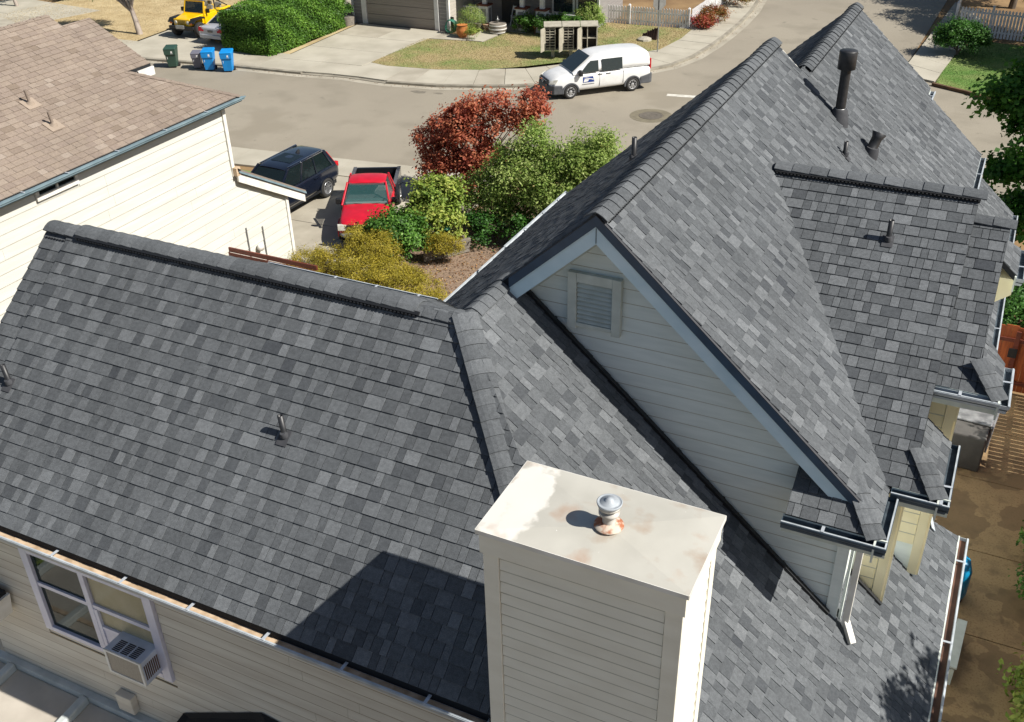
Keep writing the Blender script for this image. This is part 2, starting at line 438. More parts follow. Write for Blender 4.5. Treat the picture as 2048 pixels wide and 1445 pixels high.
dnF = (0, -1, -.82); dnB = (0, 1, -.6); dnH = (1, 0, -.9); dnL = (-1, 0, -.9); dnD = (0, -1, -.6); dnDb = (0, 1, -.6)
ridge_caps(roof, (-11.34, 8.682, 9.07), (-10.75, 8.682, 9.07), dnF, dnB, lift=.06)
ridge_caps(roof, (-10.75, 8.682, 9.09), (-5.55, 8.682, 9.09), dnF, dnB, lift=.075)
ridge_caps(roof, (-5.6, 8.682, 9.09), (-4.88, 8.682, 9.09), dnF, dnB, lift=.035)
ridge_caps(roof, (-4.92, 8.64, 9.09), (-4.92, 9.78, 9.09), dnH, dnL, lift=.04)
hd = Vector((1, -.9/.82, -.9)).normalized()
nF = Vector((0, -.82, 1)).normalized(); nH = Vector((.9, 0, 1)).normalized()
hF = hd.cross(nF).normalized(); hF = hF if hF.x < 0 else -hF
hH = hd.cross(nH).normalized(); hH = hH if hH.y > 0 else -hH
ridge_caps(roof, (-4.92+2.9, 8.682-2.9*.9/.82, 9.09-2.9*.9), (-4.90, 8.66, 9.08), hF, hH, half=.17, exp=.185, lift=.06)
ridge_caps(roof, (-3.72, 9.52, 10.16), (-3.72, 17.56, 10.16), dnH, dnL, half=.19, lift=.062)
ridge_caps(roof, (-3.2, 17.75, 9.69), (-3.2, 22.84, 9.69), dnH, dnL, half=.19, lift=.062)
ridge_caps(roof, (-2.72, 13.97, 9.32), (.02, 13.97, 9.32), dnD, dnDb, exp=.25, lift=.075)
ridge_caps(roof, (-.02, 13.73, 9.11), (.44, 13.73, 9.11), dnD, dnDb, exp=.23, lift=.03)
def small_hip(a, b, n1, n2):
    a = Vector(a); b = Vector(b); d = (b-a).normalized(); n1 = Vector(n1).normalized(); n2 = Vector(n2).normalized()
    w1 = d.cross(n1).normalized(); w2 = d.cross(n2).normalized()
    c = n1+n2
    w1 = w1 if w1.dot(n2) < 0 else -w1; w2 = w2 if w2.dot(n1) < 0 else -w2
    ridge_caps(roof, a, b, w1, w2, half=.14, exp=.17, lift=.05)
nP = (0, -.6, 1); nQ = (.9, 0, 1)
small_hip((-.23, 9.265, zR(-.23, 0)), (-.60, 9.81, zR(-.60, 0)), nP, nQ)
small_hip((.31, 10.205, zQ(.31, 0)), (0, 10.67, zQ(0, 0)), nP, nQ)
small_hip((.72, 11.48, zQ2(.72, 0)), (.42, 11.82, zQ2(.42, 0)), nP, nQ)
# black slotted ridge vents showing under the cap edges
def ridge_vent(p0, p1, dn, off=.125, w=.05, h=.035, lift=.05):
    dn = Vector(dn).normalized(); p0 = Vector(p0)+dn*off; p1 = Vector(p1)+dn*off; m = MB()
    n = Vector((-dn.x*dn.z, -dn.y*dn.z, 1-dn.z*dn.z)).normalized()
    m.bar(p0+n*lift*.62, p1+n*lift*.62, .045, h, n)
    L = (p1-p0).length; d = (p1-p0).normalized(); k = int(L/.05)
    for i in range(k): m.bar(p0+d*(i*.05+.02)+n*.035+dn*.036, p0+d*(i*.05+.045)+n*.035+dn*.036, .014, .04, n)
    return m.build('ridge_vent', W['black'], roof)
ridge_vent((-11.30, 8.682, 9.02), (-10.76, 8.682, 9.02), dnF, lift=.03)
ridge_vent((-10.74, 8.682, 9.09), (-5.45, 8.682, 9.09), dnF, lift=.07)
ridge_vent((-3.72, 9.57, 10.16), (-3.72, 17.5, 10.16), dnH, lift=.05)
ridge_vent((-3.2, 17.8, 9.69), (-3.2, 22.8, 9.69), dnH, lift=.05)
ridge_vent((-2.7, 13.97, 9.32), (-.0, 13.97, 9.32), dnD, lift=.07)
# valley and step flashings
def strip(name, pts, w, mat, parent, h=.01):
    m = MB()
    for a, b in zip(pts[:-1], pts[1:]): m.bar(a, b, w, h)
    return m.build(name, W[mat], parent)
strip('step_flashing', [(-4.90, 9.80, 9.10), (-.62, 9.80, zH(-.62, 0)+.035)], .06, 'black', roof, .05)
strip('step_flashing', [(-.50, 10.78, zH(-.5, 0)+.03), (-.06, 10.78, zH(-.06, 0)+.03)], .05, 'black', roof, .04)
strip('valley_flashing', [(-4.97, 8.72, 9.06), (-7.7, 12.70, zB(0, 12.70)+.03)], .07, 'black', roof, .012)

# ---- plain walls behind the boards
def wall(name, a, b, mat='siding'):
    return MB().box(a, b).build(name, W[mat], house)
wall('wall', (-11.30, 6.0, 0), (-5.0, 12.4, 6.35), 'siding_tan')
wall('wall', (-5.0, 6.02, 0), (-2.4, 9.9, 6.0), 'siding_tan')
wall('wall', (-2.4, 5.62, 0), (.42, 13.3, 3.75))
wall('wall', (-6.9, 9.95, 0), (-.55, 17.3, 6.7))
wall('wall', (-.9, 10.87, 2.8), (-.10, 17.2, 6.72))
wall('wall', (-.5, 11.87, 2.8), (.28, 15.6, 7.5))
wall('wall', (-5.6, 17.3, 0), (-.55, 22.0, 6.8))
wall('wall', (-1.0, 19.4, 0), (.5, 26.8, 3.75))
MB().prism([(-11.0, 6.0, 6.35), (-11.0, 11.0, 6.35), (-11.0, 11.0, 7.45), (-11.0, 8.68, 8.85), (-11.0, 6.0, 6.68)], (.2, 0, 0)).build('wall', W['siding_tan'], house)
gp = [(-6.6, 6.7), (-.62, 6.7), (-.62, 7.16), (-3.72, 9.95), (-6.6, 7.35)]
MB().prism([(x, 9.90, z) for x, z in gp], (0, .12, 0)).build('wall', W['siding'], house)
MB().prism([(x, 17.2, z) for x, z in gp], (0, .12, 0)).build('wall', W['siding'], house)
MB().prism([(-.12, 10.9, 6.7), (-.12, 17.2, 6.7), (-.12, 17.0, 7.3), (-.12, 13.97, 9.15), (-.12, 10.9, 7.3)], (.06, 0, 0)).build('wall', W['siding'], house)
MB().prism([(.24, 11.87, 7.4), (.24, 15.6, 7.4), (.24, 15.6, 7.8), (.24, 13.73, 8.95), (.24, 11.87, 7.8)], (.05, 0, 0)).build('wall', W['siding'], house)
MB().prism([(-.9, 19.4, 3.7), (.5, 19.4, 3.7), (.5, 19.4, 4.0), (-.9, 19.4, 5.2)], (0, .1, 0)).build('wall', W['siding'], house)

# ---- lap siding, board by board
LAP_SHADES = {}  # strips below each board's upper edge, lap shade painted as colour
def lap(parent, bl, br, tr_, tl_, n, mat, t0=.020, t1=.006):
    n = Vector(n); q = [Vector(p) for p in (bl, br, tr_, tl_)]
    m = MB(); m.hexa(q, [q[0]+n*t0, q[1]+n*t0, q[2]+n*t1, q[3]+n*t1], random.random())
    g = {'siding_tan': 'lap_shade_tan', 'siding_n': 'lap_shade_n'}.get(mat, 'lap_shade'); js = LAP_SHADES.setdefault((parent.name, g), (parent, MB()))[1]
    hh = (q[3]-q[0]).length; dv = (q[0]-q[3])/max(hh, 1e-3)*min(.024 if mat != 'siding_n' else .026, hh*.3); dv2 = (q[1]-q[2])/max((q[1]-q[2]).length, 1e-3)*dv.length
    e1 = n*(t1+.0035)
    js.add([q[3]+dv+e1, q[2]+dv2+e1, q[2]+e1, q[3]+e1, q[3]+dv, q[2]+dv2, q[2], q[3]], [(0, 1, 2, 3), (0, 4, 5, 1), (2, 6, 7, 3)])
    return m.build('siding_board', W[mat], parent)
gable = MB().prism([(x, 9.895, z) for x, z in ((-5.0, 8.6), (-.62, 4.9), (-.62, 7.1), (-3.72, 9.9), (-4.9, 8.85))], (0, .02, 0)).build('gable_wall', W['siding'], house)
z = 4.9
while z < 9.85:
    e = .185
    xl = lambda q: max(-3.72-(9.98-q)/.9, -4.92+(9.09-q)/.9-.05)
    xr = lambda q: min(-3.72+(9.98-q)/.9, -.66)
    if xr(z+e) - xl(z+e) > .02 or xr(z)-xl(z) > .1:
        zt = min(z+e, 9.95)
        lap(gable, (xl(z), 9.895, z), (xr(z), 9.895, z), (max(xr(zt), xl(zt)+.01), 9.895, zt), (xl(zt), 9.895, zt), (0, -1, 0), 'siding')
    z += e
# rake boards of the front gable
def rake(parent, y0, y1, xa, xb, top, bot, mat, name, zf):
    return MB().prism([(xa, y0, zf(xa, 0)-top), (xb, y0, zf(xb, 0)-top), (xb, y0, zf(xb, 0)-bot), (xa, y0, zf(xa, 0)-bot)], (0, y1-y0, 0)).build(name, W[mat], parent)
for zf, xe in ((zR, -.50), (zL, -4.80)):
    rake(house, 9.536, 9.65, -3.72, xe, .002, .010, 'lead', 'drip_edge', zf)
    rake(house, 9.540, 9.65, -3.72, xe, .014, .145, 'navy', 'rake_moulding', zf)
    rake(house, 9.560, 9.65, -3.72, xe, .147, .36, 'fascia', 'rake_board', zf)
    rake(house, 9.835, 9.875, -3.72, xe, .20, .43, 'trim', 'frieze_board', zf)
    rake(house, 9.652, 9.83, -3.72, xe, .18, .20, 'trim', 'soffit', zf)
strip('mitre_joint', [(-3.72, 9.557, 9.99), (-3.72, 9.557, 9.81)], .006, 'deck', house, .006)
# rear rakes
for (zf, xa, xb, y) in ((zR, -3.72, -3.2, 17.52), (zL, -3.72, -7.2, 17.52), (zR, -3.2, -1.45, 22.82), (zL2, -3.2, -6.1, 22.82)):
    MB().prism([(xa, y, zf(xa, 0)-.01), (xb, y, zf(xb, 0)-.01), (xb, y, zf(xb, 0)-.25), (xa, y, zf(xa, 0)-.25)], (0, .03, 0)).build('rake_board', W['trim_white'], house)
MB().prism([(-11.36, 8.68, zF(0, 8.68)-.05), (-11.36, 5.68, zF(0, 5.68)-.05), (-11.36, 5.68, zF(0, 5.68)-.3), (-11.36, 8.68, zF(0, 8.68)-.3)], (.03, 0, 0)).build('rake_board', W['trim_white'], house)

# gable louvre vent
gv = MB(); x0, x1, z0, z1 = -4.16, -3.49, 8.56, 9.27
for a, b in (((x0, 9.80, z0-.04), (x0+.11, 9.87, z1)), ((x1-.11, 9.80, z0-.04), (x1, 9.87, z1)), ((x0+.112, 9.805, z1-.12), (x1-.112, 9.87, z1)), ((x0+.112, 9.805, z0), (x1-.112, 9.87, z0+.05))): gv.box(a, b)
gvo = gv.build('gable_vent', W['trim'], house, bevel=.004)
MB().box((x0+.11, 9.865, z0+.05), (x1-.11, 9.872, z1-.12)).build('vent_backing', W['deck'], gvo)
for i in range(9):
    zz = z0+.06+i*.058
    m = MB(); m.prism([(x0+.115, 9.815, zz), (x0+.115, 9.822, zz-.006), (x0+.115, 9.862, zz+.034), (x0+.115, 9.855, zz+.040)], (x1-x0-.23, 0, 0))
    m.build('louvre_slat', W['trim'], gvo)

# corner post and downpipe of the gable wall
MB().box((-.66, 9.845, zH(-.60, 0)-.05), (-.52, 9.89, 6.6)).build('corner_board', W['siding'], house, bevel=.004)
MB().box((-.50, 9.90, zH(-.50, 0)-.2), (-.47, 10.05, 6.6)).build('corner_board', W['siding'], house)
dp = MB(); dp.box((-.44, 9.80, 5.15), (-.36, 9.88, 6.75)); dp.bar((-.40, 9.84, 5.18), (-.27, 9.70, 4.98), .08, .08)
dp.build('downpipe', W['trim_white'], house, bevel=.006)
for k in range(12):
    zz = 4.55+k*.18
    lap(house, (-.49, 10.865, zz), (-.21, 10.865, zz), (-.21, 10.865, zz+.18), (-.49, 10.865, zz+.18), (0, -1, 0), 'siding_bounce')
MB().box((-.20, 10.82, zH(-.14, 0)-.1), (-.08, 10.868, 6.72)).build('corner_board', W['siding_bounce'], house)
MB().box((-.078, 10.83, zH(0, 0)-.1), (-.045, 10.95, 6.72)).build('corner_board', W['siding_bounce'], house)
for k in range(14):
    zz = 5.0+k*.18
    lap(house, (-.09, 11.865, zz), (.16, 11.865, zz), (.16, 11.865, zz+.18), (-.09, 11.865, zz+.18), (0, -1, 0), 'siding_bounce')
MB().box((.165, 11.83, 4.5), (.285, 11.868, 7.5)).build('corner_board', W['siding_bounce'], house)
MB().box((.287, 11.84, 4.5), (.315, 11.95, 7.5)).build('corner_board', W['siding_bounce'], house)

# ---- gutters
def gutter(p0, p1, outward, inmat='gutter_in', w=.115, h=.10, straps=(), strap='strap', parent=None, fascia=True, face='gutter', ends=True, lip='gutter', bed=.6):
    parent = parent or house
    p0 = Vector(p0); p1 = Vector(p1); o = Vector(outward).normalized(); d = (p1-p0).normalized(); U = Vector((0,0,1))
    m = MB(); T = .006
    def band(c0, c1):   # thin sheet between two offsets (o, z)
        a0 = o*c0[0]+U*c0[1]; a1 = o*c1[0]+U*c1[1]; nn = d.cross((a1-a0).normalized())*T
        m.add([p0+a0, p1+a0, p1+a1, p0+a1, p0+a0+nn, p1+a0+nn, p1+a1+nn, p0+a1+nn], [(0,1,2,3),(7,6,5,4),(0,4,5,1),(1,5,6,2),(2,6,7,3),(3,7,4,0)])
    band((.004, 0), (.004, -h)); band((.004, -h), (w*.72, -h)); band((w*.72, -h), (w*.80, -h*.55)); band((w*.80, -h*.55), (w, -h*.25)); band((w, -h*.25), (w, .002))
    if ends:
        for e, s in ((p0, 1), (p1, -1)):
            m.prism([e+o*.004, e+o*.004-U*h, e+o*w*.72-U*h, e+o*w*.8-U*h*.55, e+o*w-U*h*.25, e+o*w], d*s*.006)
    g = m.build('gutter', W[face], parent)
    MB().bar(p0+o*(w-.010)+U*.006, p1+o*(w-.010)+U*.006, .019, .012).build('gutter_lip', W[lip], g)
    MB().bar(p0+o*w*.47-U*(h*bed), p1+o*w*.47-U*(h*bed), w*.80, .014).build('gutter_bed', W[inmat], g)
    L = (p1-p0).length
    for t in straps:
        c = p0+d*(L*t)
        MB().bar(c+U*.010, c+o*w+U*.016, .035, .006).build('gutter_strap', W[strap], g)
    if fascia:
        MB().bar(p0-o*.012-U*.10, p1-o*.012-U*.10, .022, .24).build('fascia_board', W['trim'], g)
    return g
gutter((-11.34, 5.685, 6.58), (-3.18, 5.685, 6.58), (0, -1, 0), 'gutter_tan', .13, straps=(.03, .175, .305, .435, .555, .68, .80, .92), fascia=True)
gutter((.81, 5.3, 3.95), (.81, 13.62, 3.95), (1, 0, 0), 'gutter_rust', .125, .11, straps=(.08, .25, .5, .72, .93))
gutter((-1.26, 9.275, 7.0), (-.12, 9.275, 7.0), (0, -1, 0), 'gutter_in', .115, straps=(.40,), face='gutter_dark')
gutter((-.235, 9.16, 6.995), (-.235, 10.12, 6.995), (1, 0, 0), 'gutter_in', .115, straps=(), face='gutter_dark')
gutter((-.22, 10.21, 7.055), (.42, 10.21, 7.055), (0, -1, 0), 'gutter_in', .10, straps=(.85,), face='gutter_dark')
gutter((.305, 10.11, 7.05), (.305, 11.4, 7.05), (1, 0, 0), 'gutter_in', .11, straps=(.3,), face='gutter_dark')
gutter((-.06, 11.49, 7.76), (.72, 11.49, 7.76), (0, -1, 0), 'gutter_in', .11, straps=(.42,), face='gutter')
gutter((.71, 11.38, 7.755), (.71, 12.3, 7.755), (1, 0, 0), 'gutter_in', .11, straps=(.6,), face='gutter')
gutter((.70, 14.95, 7.755), (.70, 16.0, 7.755), (1, 0, 0), 'gutter_in', .11, straps=(.4,), face='gutter')
gutter((-.19, 17.7, 6.93), (-.19, 22.35, 6.93), (1, 0, 0), 'gutter_in', .10, straps=(.2, .55, .78))
gutter((-1.44, 22.2, 8.05), (-1.44, 22.82, 8.05), (1, 0, 0), 'gutter_in', .10, straps=(.4,))
gutter((-7.36, 12.4, 6.84), (-7.36, 14.7, 6.84), (-1, 0, 0), 'gutter_in', .11)
gutter((-7.36, 14.72, 6.84), (-7.36, 17.5, 6.84), (-1, 0, 0), 'gutter_in', .13, straps=(.3, .6, .85), lip='gutter')
gutter((-11.3, 12.76, 6.62), (-7.8, 12.76, 6.62), (0, 1, 0), 'gutter_dark', .11, straps=(.42, .66, .9))
gutter((.81, 19.1, 3.95), (.81, 27, 3.95), (1, 0, 0), 'gutter_in', .12, straps=(.2, .45, .7))
# return gables under the dormer ends
MB().prism([(.40, 15.02, 7.70), (.69, 15.02, 7.70), (.69, 15.02, 7.45), (.32, 15.02, 7.15), (.32, 15.02, 8.05)], (0, .9, 0)).build('return_box', W['siding_bounce'], house)
MB().prism([(-.02, 10.3, 6.96), (.28, 10.3, 6.96), (.28, 10.3, 6.82), (-.02, 10.3, 6.82)], (0, 1.1, 0)).build('return_box', W['trim'], house)
MB().prism([(.30, 11.6, 7.70), (.68, 11.6, 7.70), (.68, 11.6, 7.58), (.30, 11.6, 7.58)], (0, .8, 0)).build('return_box', W['trim'], house)
MB().prism([(-1.2, 9.36, 6.96), (-.26, 9.36, 6.96), (-.26, 9.36, 6.84), (-1.2, 9.36, 6.84)], (0, .48, 0)).build('return_box', W['trim'], house)
# odd loose bits in the roof corner
MB().prism([(.27, 13.48, zH(.27, 0)+.03), (.33, 13.42, zH(.33, 0)+.05), (.44, 13.12, zH(.44, 0)+.04), (.38, 13.12, zH(.38, 0)+.04)], (0, 0, .02)).build('diverter_flashing', W['gutter'], roof)

# ---- roof penetrations
def vent_pipe(base, h, n, r=.034, boot=True, lean=(0, 0)):
    b = Vector(base); n = Vector(n).normalized(); top = b+Vector((lean[0], lean[1], h))
    m = MB(); m.lathe(b-Vector((0,0,.06)), [(r, 0), (r, h+.06), (r*.8, h+.06), (r*.8, h-.05)], 14, axis=top-b)
    p = m.build('vent_pipe', W['vent'], house)
    dn = Vector((n.x, n.y, 0)).normalized(); dn = (dn-n*dn.dot(n)).normalized(); sd_ = n.cross(dn)
    f = MB()
    f.hexa([b+n*.016+dn*a+sd_*c for a, c in ((-.07, -.07), (.12, -.07), (.12, .07), (-.07, .07))], [b+n*.020+dn*a+sd_*c for a, c in ((-.07, -.07), (.12, -.07), (.12, .07), (-.07, .07))])
    f.lathe(b+n*.02, [(r*1.5, 0), (r*1.35, .02), (r*1.1, .05), (r*1.02, .055)], 14, axis=(n*.6+Vector((0,0,1))*.6))
    f.build('pipe_boot', W['lead'], p)
    return p
nR = (.9, 0, 1); nD = (0, -.6, 1); nLl = (-.9, 0, 1)
vent_pipe((-6.52, 7.23, zF(0, 7.23)), .28, (0, -.82, 1), lean=(-.02, 0))
vent_pipe((-10.68, 6.96, zF(0, 6.96)), .27, (0, -.82, 1), lean=(-.03, 0))
vent_pipe((-4.77, 13.71, zL(-4.77, 0)), .33, nLl, r=.038)
vent_pipe((-2.13, 16.37, zR(-2.13, 0)), .24, nR, r=.034)
vent_pipe((-.99, 13.14, zD(0, 13.14)), .29, nD, r=.036)
b = Vector((-2.44, 17.33, zR(-2.44, 0)))
fl = MB().tube(b, b+Vector((.0, 0, .98)), .082, n=20).build('flue_stack', W['vent'], house)
MB().lathe(b+Vector((0, 0, .84)), [(.09, -.02), (.145, 0), (.145, .28), (.138, .295), (.02, .30)], 24).build('flue_cap', W['vent'], fl)
m = MB(); m.lathe(b+Vector((0, 0, -.12)), [(.17, -.1), (.165, .06), (.13, .26), (.105, .30)], 20); m.build('flue_cone', W['lead'], fl)
MB().lathe(b+Vector((0, 0, .15)), [(.115, 0), (.10, .02), (.084, .035)], 20).build('storm_collar', W['steel'], fl)
b = Vector((-1.86, 17.35, zR(-1.86, 0))); ax = Vector((.10, .14, .34)).normalized()
hv = MB().lathe(b-ax*.1, [(.105, 0), (.10, .16), (.088, .18), (.088, .36), (.125, .45), (.115, .455), (.08, .38)], 18, axis=ax).build('hood_vent', W['vent'], house)
MB().lathe(b-Vector((0,0,.1)), [(.14, -.05), (.13, .08), (.105, .20)], 18, axis=(.2, .05, 1)).build('flue_cone', W['lead'], hv)

# ---- chimney chase
cx0, cx1, cy0, cy1, ct = -3.173, -1.347, 5.574, 6.591, 9.04
ch = MB().box((cx0+.07, cy0+.07, 3.0), (cx1-.07, cy1-.07, ct-.06)).build('chimney', W['siding_ch'], house)
z = 3.0
while z < 8.76:
    e = min(.128, 8.78-z)
    lap(ch, (cx0+.19, cy0+.068, z), (cx1-.19, cy0+.068, z), (cx1-.19, cy0+.068, z+e), (cx0+.19, cy0+.068, z+e), (0, -1, 0), 'siding_ch', .022, .007)
    lap(ch, (cx1-.068, cy0+.19, z), (cx1-.068, cy1-.19, z), (cx1-.068, cy1-.19, z+e), (cx1-.068, cy0+.19, z+e), (1, 0, 0), 'siding_ch', .022, .007)
    z += .128
for a, b in (((cx0+.04, cy0+.04), (cx0+.185, cy0+.068)), ((cx1-.185, cy0+.04), (cx1-.04, cy0+.068)), ((cx0+.04, cy0+.069), (cx0+.068, cy0+.20)), ((cx1-.068, cy0+.07), (cx1-.04, cy0+.185)), ((cx1-.068, cy1-.185), (cx1-.04, cy1-.04))):
    MB().box((a[0], a[1], 3.0), (b[0], b[1], 8.78)).build('corner_board', W['siding_ch'], ch, bevel=.004)
for a, b in (((cx0+.02, cy0+.02), (cx1-.02, cy0+.066)), ((cx1-.066, cy0+.067), (cx1-.02, cy1-.067)), ((cx0+.02, cy0+.067), (cx0+.066, cy1-.067)), ((cx0+.02, cy1-.066), (cx1-.02, cy1-.02))):
    MB().box((a[0], a[1], 8.781), (b[0], b[1], ct-.035)).build('frieze_board', W['siding_ch'], ch, bevel=.003)
# sheet-metal cap: faintly pyramidal, with rust, bare patches and dust
def cap_material():
    m, n, l, b = ntree('weathered_sheet_cap'); b.inputs['Roughness'].default_value = .42; b.inputs['Metallic'].default_value = .1
    geo = n.new('ShaderNodeNewGeometry')
    def noise(sc, dt=6, off=(0,0,0)):
        mp = n.new('ShaderNodeMapping'); mp.inputs['Location'].default_value = off; l.new(geo.outputs['Position'], mp.inputs['Vector'])
        z = n.new('ShaderNodeTexNoise'); z.inputs['Scale'].default_value = sc; z.inputs['Detail'].default_value = dt; l.new(mp.outputs[0], z.inputs['Vector']); return z.outputs[0]
    def ramp(src, a, c): 
        r = n.new('ShaderNodeMapRange'); r.inputs['From Min'].default_value = a; r.inputs['From Max'].default_value = c; l.new(src, r.inputs['Value']); return r.outputs[0]
    def mix(f, a, c):
        x = n.new('ShaderNodeMix'); x.data_type = 'RGBA'; l.new(f, x.inputs[0])
        if isinstance(a, tuple): x.inputs[6].default_value = (*a, 1)
        else: l.new(a, x.inputs[6])
        x.inputs[7].default_value = (*c, 1); return x.outputs[2]
    def blob(cx, cy, rx, ry, wob):      # bare patch with a ragged edge
        sp = n.new('ShaderNodeSeparateXYZ'); l.new(geo.outputs['Position'], sp.inputs[0])
        def math_(op, a, bb):
            q = n.new('ShaderNodeMath'); q.operation = op
            for i, s in enumerate((a, bb)):
                if isinstance(s, (int, float)): q.inputs[i].default_value = s
                else: l.new(s, q.inputs[i])
            return q.outputs[0]
        dx = math_('DIVIDE', math_('SUBTRACT', sp.outputs[0], cx), rx); dy = math_('DIVIDE', math_('SUBTRACT', sp.outputs[1], cy), ry)
        d = math_('ADD', math_('MULTIPLY', dx, dx), math_('MULTIPLY', dy, dy))
        d = math_('ADD', d, math_('MULTIPLY', math_('SUBTRACT', noise(5, 6), .5), wob))
        return ramp(d, 1.22, .86)
    c = mix(ramp(noise(1.6), .35, .7), hexc('#c1beb4'), hexc('#b2afa5'))
    c = mix(ramp(noise(3.2, 5, (3, 1, 0)), .56, .76), c, hexc('#a89684'))
    c = mix(blob(-3.0, 6.03, .25, .60, 2.6), c, hexc('#dfdbd2'))
    c = mix(ramp(noise(2.6, 5, (7, 2, 1)), .60, .82), c, hexc('#b09078'))
    c = mix(ramp(noise(38, 2, (1, 5, 0)), .76, .79), c, hexc('#e8e6e2'))
    l.new(c, b.inputs['Base Color'])
    bp = n.new('ShaderNodeBump'); bp.inputs['Strength'].default_value = .35; bp.inputs['Distance'].default_value = .03
    l.new(noise(2.2, 2), bp.inputs['Height']); l.new(bp.outputs[0], b.inputs['Normal'])
    return m
W['cap'] = cap_material()
fx, fy = -2.17, 6.02
m = MB(); rim = [(cx0, cy0), (cx1, cy0), (cx1, cy1), (cx0, cy1)]
N = [(x, y, ct) for x, y in rim]; ap = (fx, fy, ct+.05)
m.add(N+[ap], [(0, 1, 4), (1, 2, 4), (2, 3, 4), (3, 0, 4)])
for i in range(4):
    a, b = N[i], N[(i+1) % 4]; m.add([a, b, (b[0], b[1], ct-.045), (a[0], a[1], ct-.045)], [(0, 3, 2, 1)])
    ce = lambda p: (p[0]+(.03 if p[0] < -2 else -.03), p[1]+(.03 if p[1] < 6 else -.03), ct-.045)
    m.add([(a[0], a[1], ct-.045), (b[0], b[1], ct-.045), ce(b), ce(a)], [(0, 3, 2, 1)])
me = m.mesh('chimney_cap', W['cap'])
link('chimney_cap', me, ch)
m = MB()
for i in range(4):
    a, b = N[i], N[(i+1) % 4]; m.bar((a[0], a[1], ct-.022), (b[0], b[1], ct-.022), .008, .044)
m.build('cap_edge_highlight', W['trim_white'], ch)  # white bars along the cap edge, painting a highlight on it
W['zinc'] = pmat('dull_zinc', (.40, .43, .46), .6, (.30, .33, .36), 14, metallic=.1)
W['flue_white'] = pmat('chalky_flue_paint', hexc('#c9c5bd'), .6, hexc('#8f8a84'), 9)
W['rust'] = pmat('rusty_collar', hexc('#c3b6a6'), .8, hexc('#9c5f40'), 9, contrast=(.44, .54))
MB().lathe((fx, fy, ct+.02), [(.055, 0), (.055, .20)], 20).build('flue_pipe', W['flue_white'], ch)
MB().lathe((fx, fy, ct+.015), [(.125, .045), (.12, .055), (.08, .075), (.058, .08)], 24).build('flue_collar', W['rust'], ch)
m = MB(); m.lathe((fx, fy, ct+.02), [(.056, .14), (.088, .165), (.088, .19), (.06, .20), (.06, .215), (.092, .225), (.092, .25), (.06, .262)], 24)
m.build('flue_baffle', W['flue_white'], ch)
m = MB(); m.lathe((fx, fy, ct+.285), [(.06, -.03), (.102, -.006), (.106, .012), (.098, .018), (.094, .012), (.074, .016), (.070, .024), (.036, .026), (.030, .045), (.004, .05)], 32)
m.build('flue_cap', W['zinc'], ch)

W['glass_clear'] = glass_mat('clear_window_glass', (.03, .05, .05), .88)
W['glass_reflect'] = glass_mat('reflecting_window_glass', (.03, .05, .05), .55, .01)
# ---- front wall with the bedroom window (below the long gutter)
fw = MB().box((-11.31, 5.985, 0), (-3.2, 5.999, 6.45)).build('front_wall', W['siding_tan'], house)
wx0, wx1, wz0, wz1 = -10.05, -7.86, 4.55, 5.98
z = 2.6
while z < 6.4:
    e = .165; hole = z+e > wz0-.06 and z < wz1
    spans = [(-11.3, wx0-.02), (wx1+.02, -3.15)] if hole else [(-11.3, -3.15)]
    for a, b in spans:
        cuts = [a]
        while cuts[-1] < b-3.6: cuts.append(cuts[-1]+random.uniform(1.8, 3.4))
        cuts.append(b)
        for c0, c1 in zip(cuts[:-1], cuts[1:]):
            lap(fw, (c0+.002, 5.985, z), (c1-.002, 5.985, z), (c1-.002, 5.985, z+e), (c0+.002, 5.985, z+e), (0, -1, 0), 'siding_tan', .019, .006)
    z += e
win = MB()
for a, b in (((wx0, 5.93, wz0), (wx0+.13, 6.0, wz1)), ((wx1-.14, 5.93, wz0-.02), (wx1, 6.0, wz1)), ((wx0+.132, 5.93, wz0), (wx1-.142, 6.0, wz0+.075)), ((-9.05, 5.935, wz0+.077), (-8.96, 6.0, wz1)), ((wx0+.132, 5.93, wz1-.05), (wx1-.142, 6.0, wz1))): win.box(a, b)
wo = win.build('window', W['vinyl'], house, bevel=.005)
MB().box((wx0+.132, 5.945, 5.36), (-9.052, 5.99, 5.42)).build('sash_rail', W['vinyl'], wo)
MB().box((-8.958, 5.945, 5.36), (wx1-.142, 5.99, 5.42)).build('sash_rail', W['vinyl'], wo)
MB().box((-8.958, 5.94, 4.63), (-8.90, 5.99, 5.35)).build('sash_stile', W['vinyl'], wo)
MB().box((-8.898, 5.945, 5.02), (wx1-.142, 5.99, 5.06)).build('sash_rail', W['vinyl'], wo)
for a, b in (((wx0+.132, 5.42), (-9.052, wz1-.05)), ((wx0+.132, 4.627), (-9.052, 5.358)), ((-8.958, 5.422), (wx1-.142, wz1-.05)), ((-8.898, 5.062), (wx1-.142, 5.358))):
    MB().box((a[0], 5.972, a[1]), (b[0], 5.977, b[1])).build('pane', W['glass_clear'] if a[0] > -9 else W['glass_reflect'], wo)
MB().box((-8.898, 5.955, 4.63), (wx1-.142, 5.985, 5.018)).build('filler_panel', W['vinyl'], wo)
W['blind'] = pmat('cream_roller_blind', hexc('#e9dcb6'), .8, hexc('#dccda2'), 3)
MB().box((-8.94, 5.981, 5.06), (wx1-.15, 5.983, wz1-.06)).build('blind', W['blind'], wo)
W['room'] = pmat('dim_room', hexc('#7a766c'), .9, hexc('#5c5850'), 2)
MB().box((wx0+.13, 5.980, 4.62), (-9.05, 5.982, 5.9)).build('room_backing', W['room'], wo)
W['pane_cream'] = pmat('flat_cream', hexc('#cfc6ac'), .9, hexc('#a69d86'), 7)
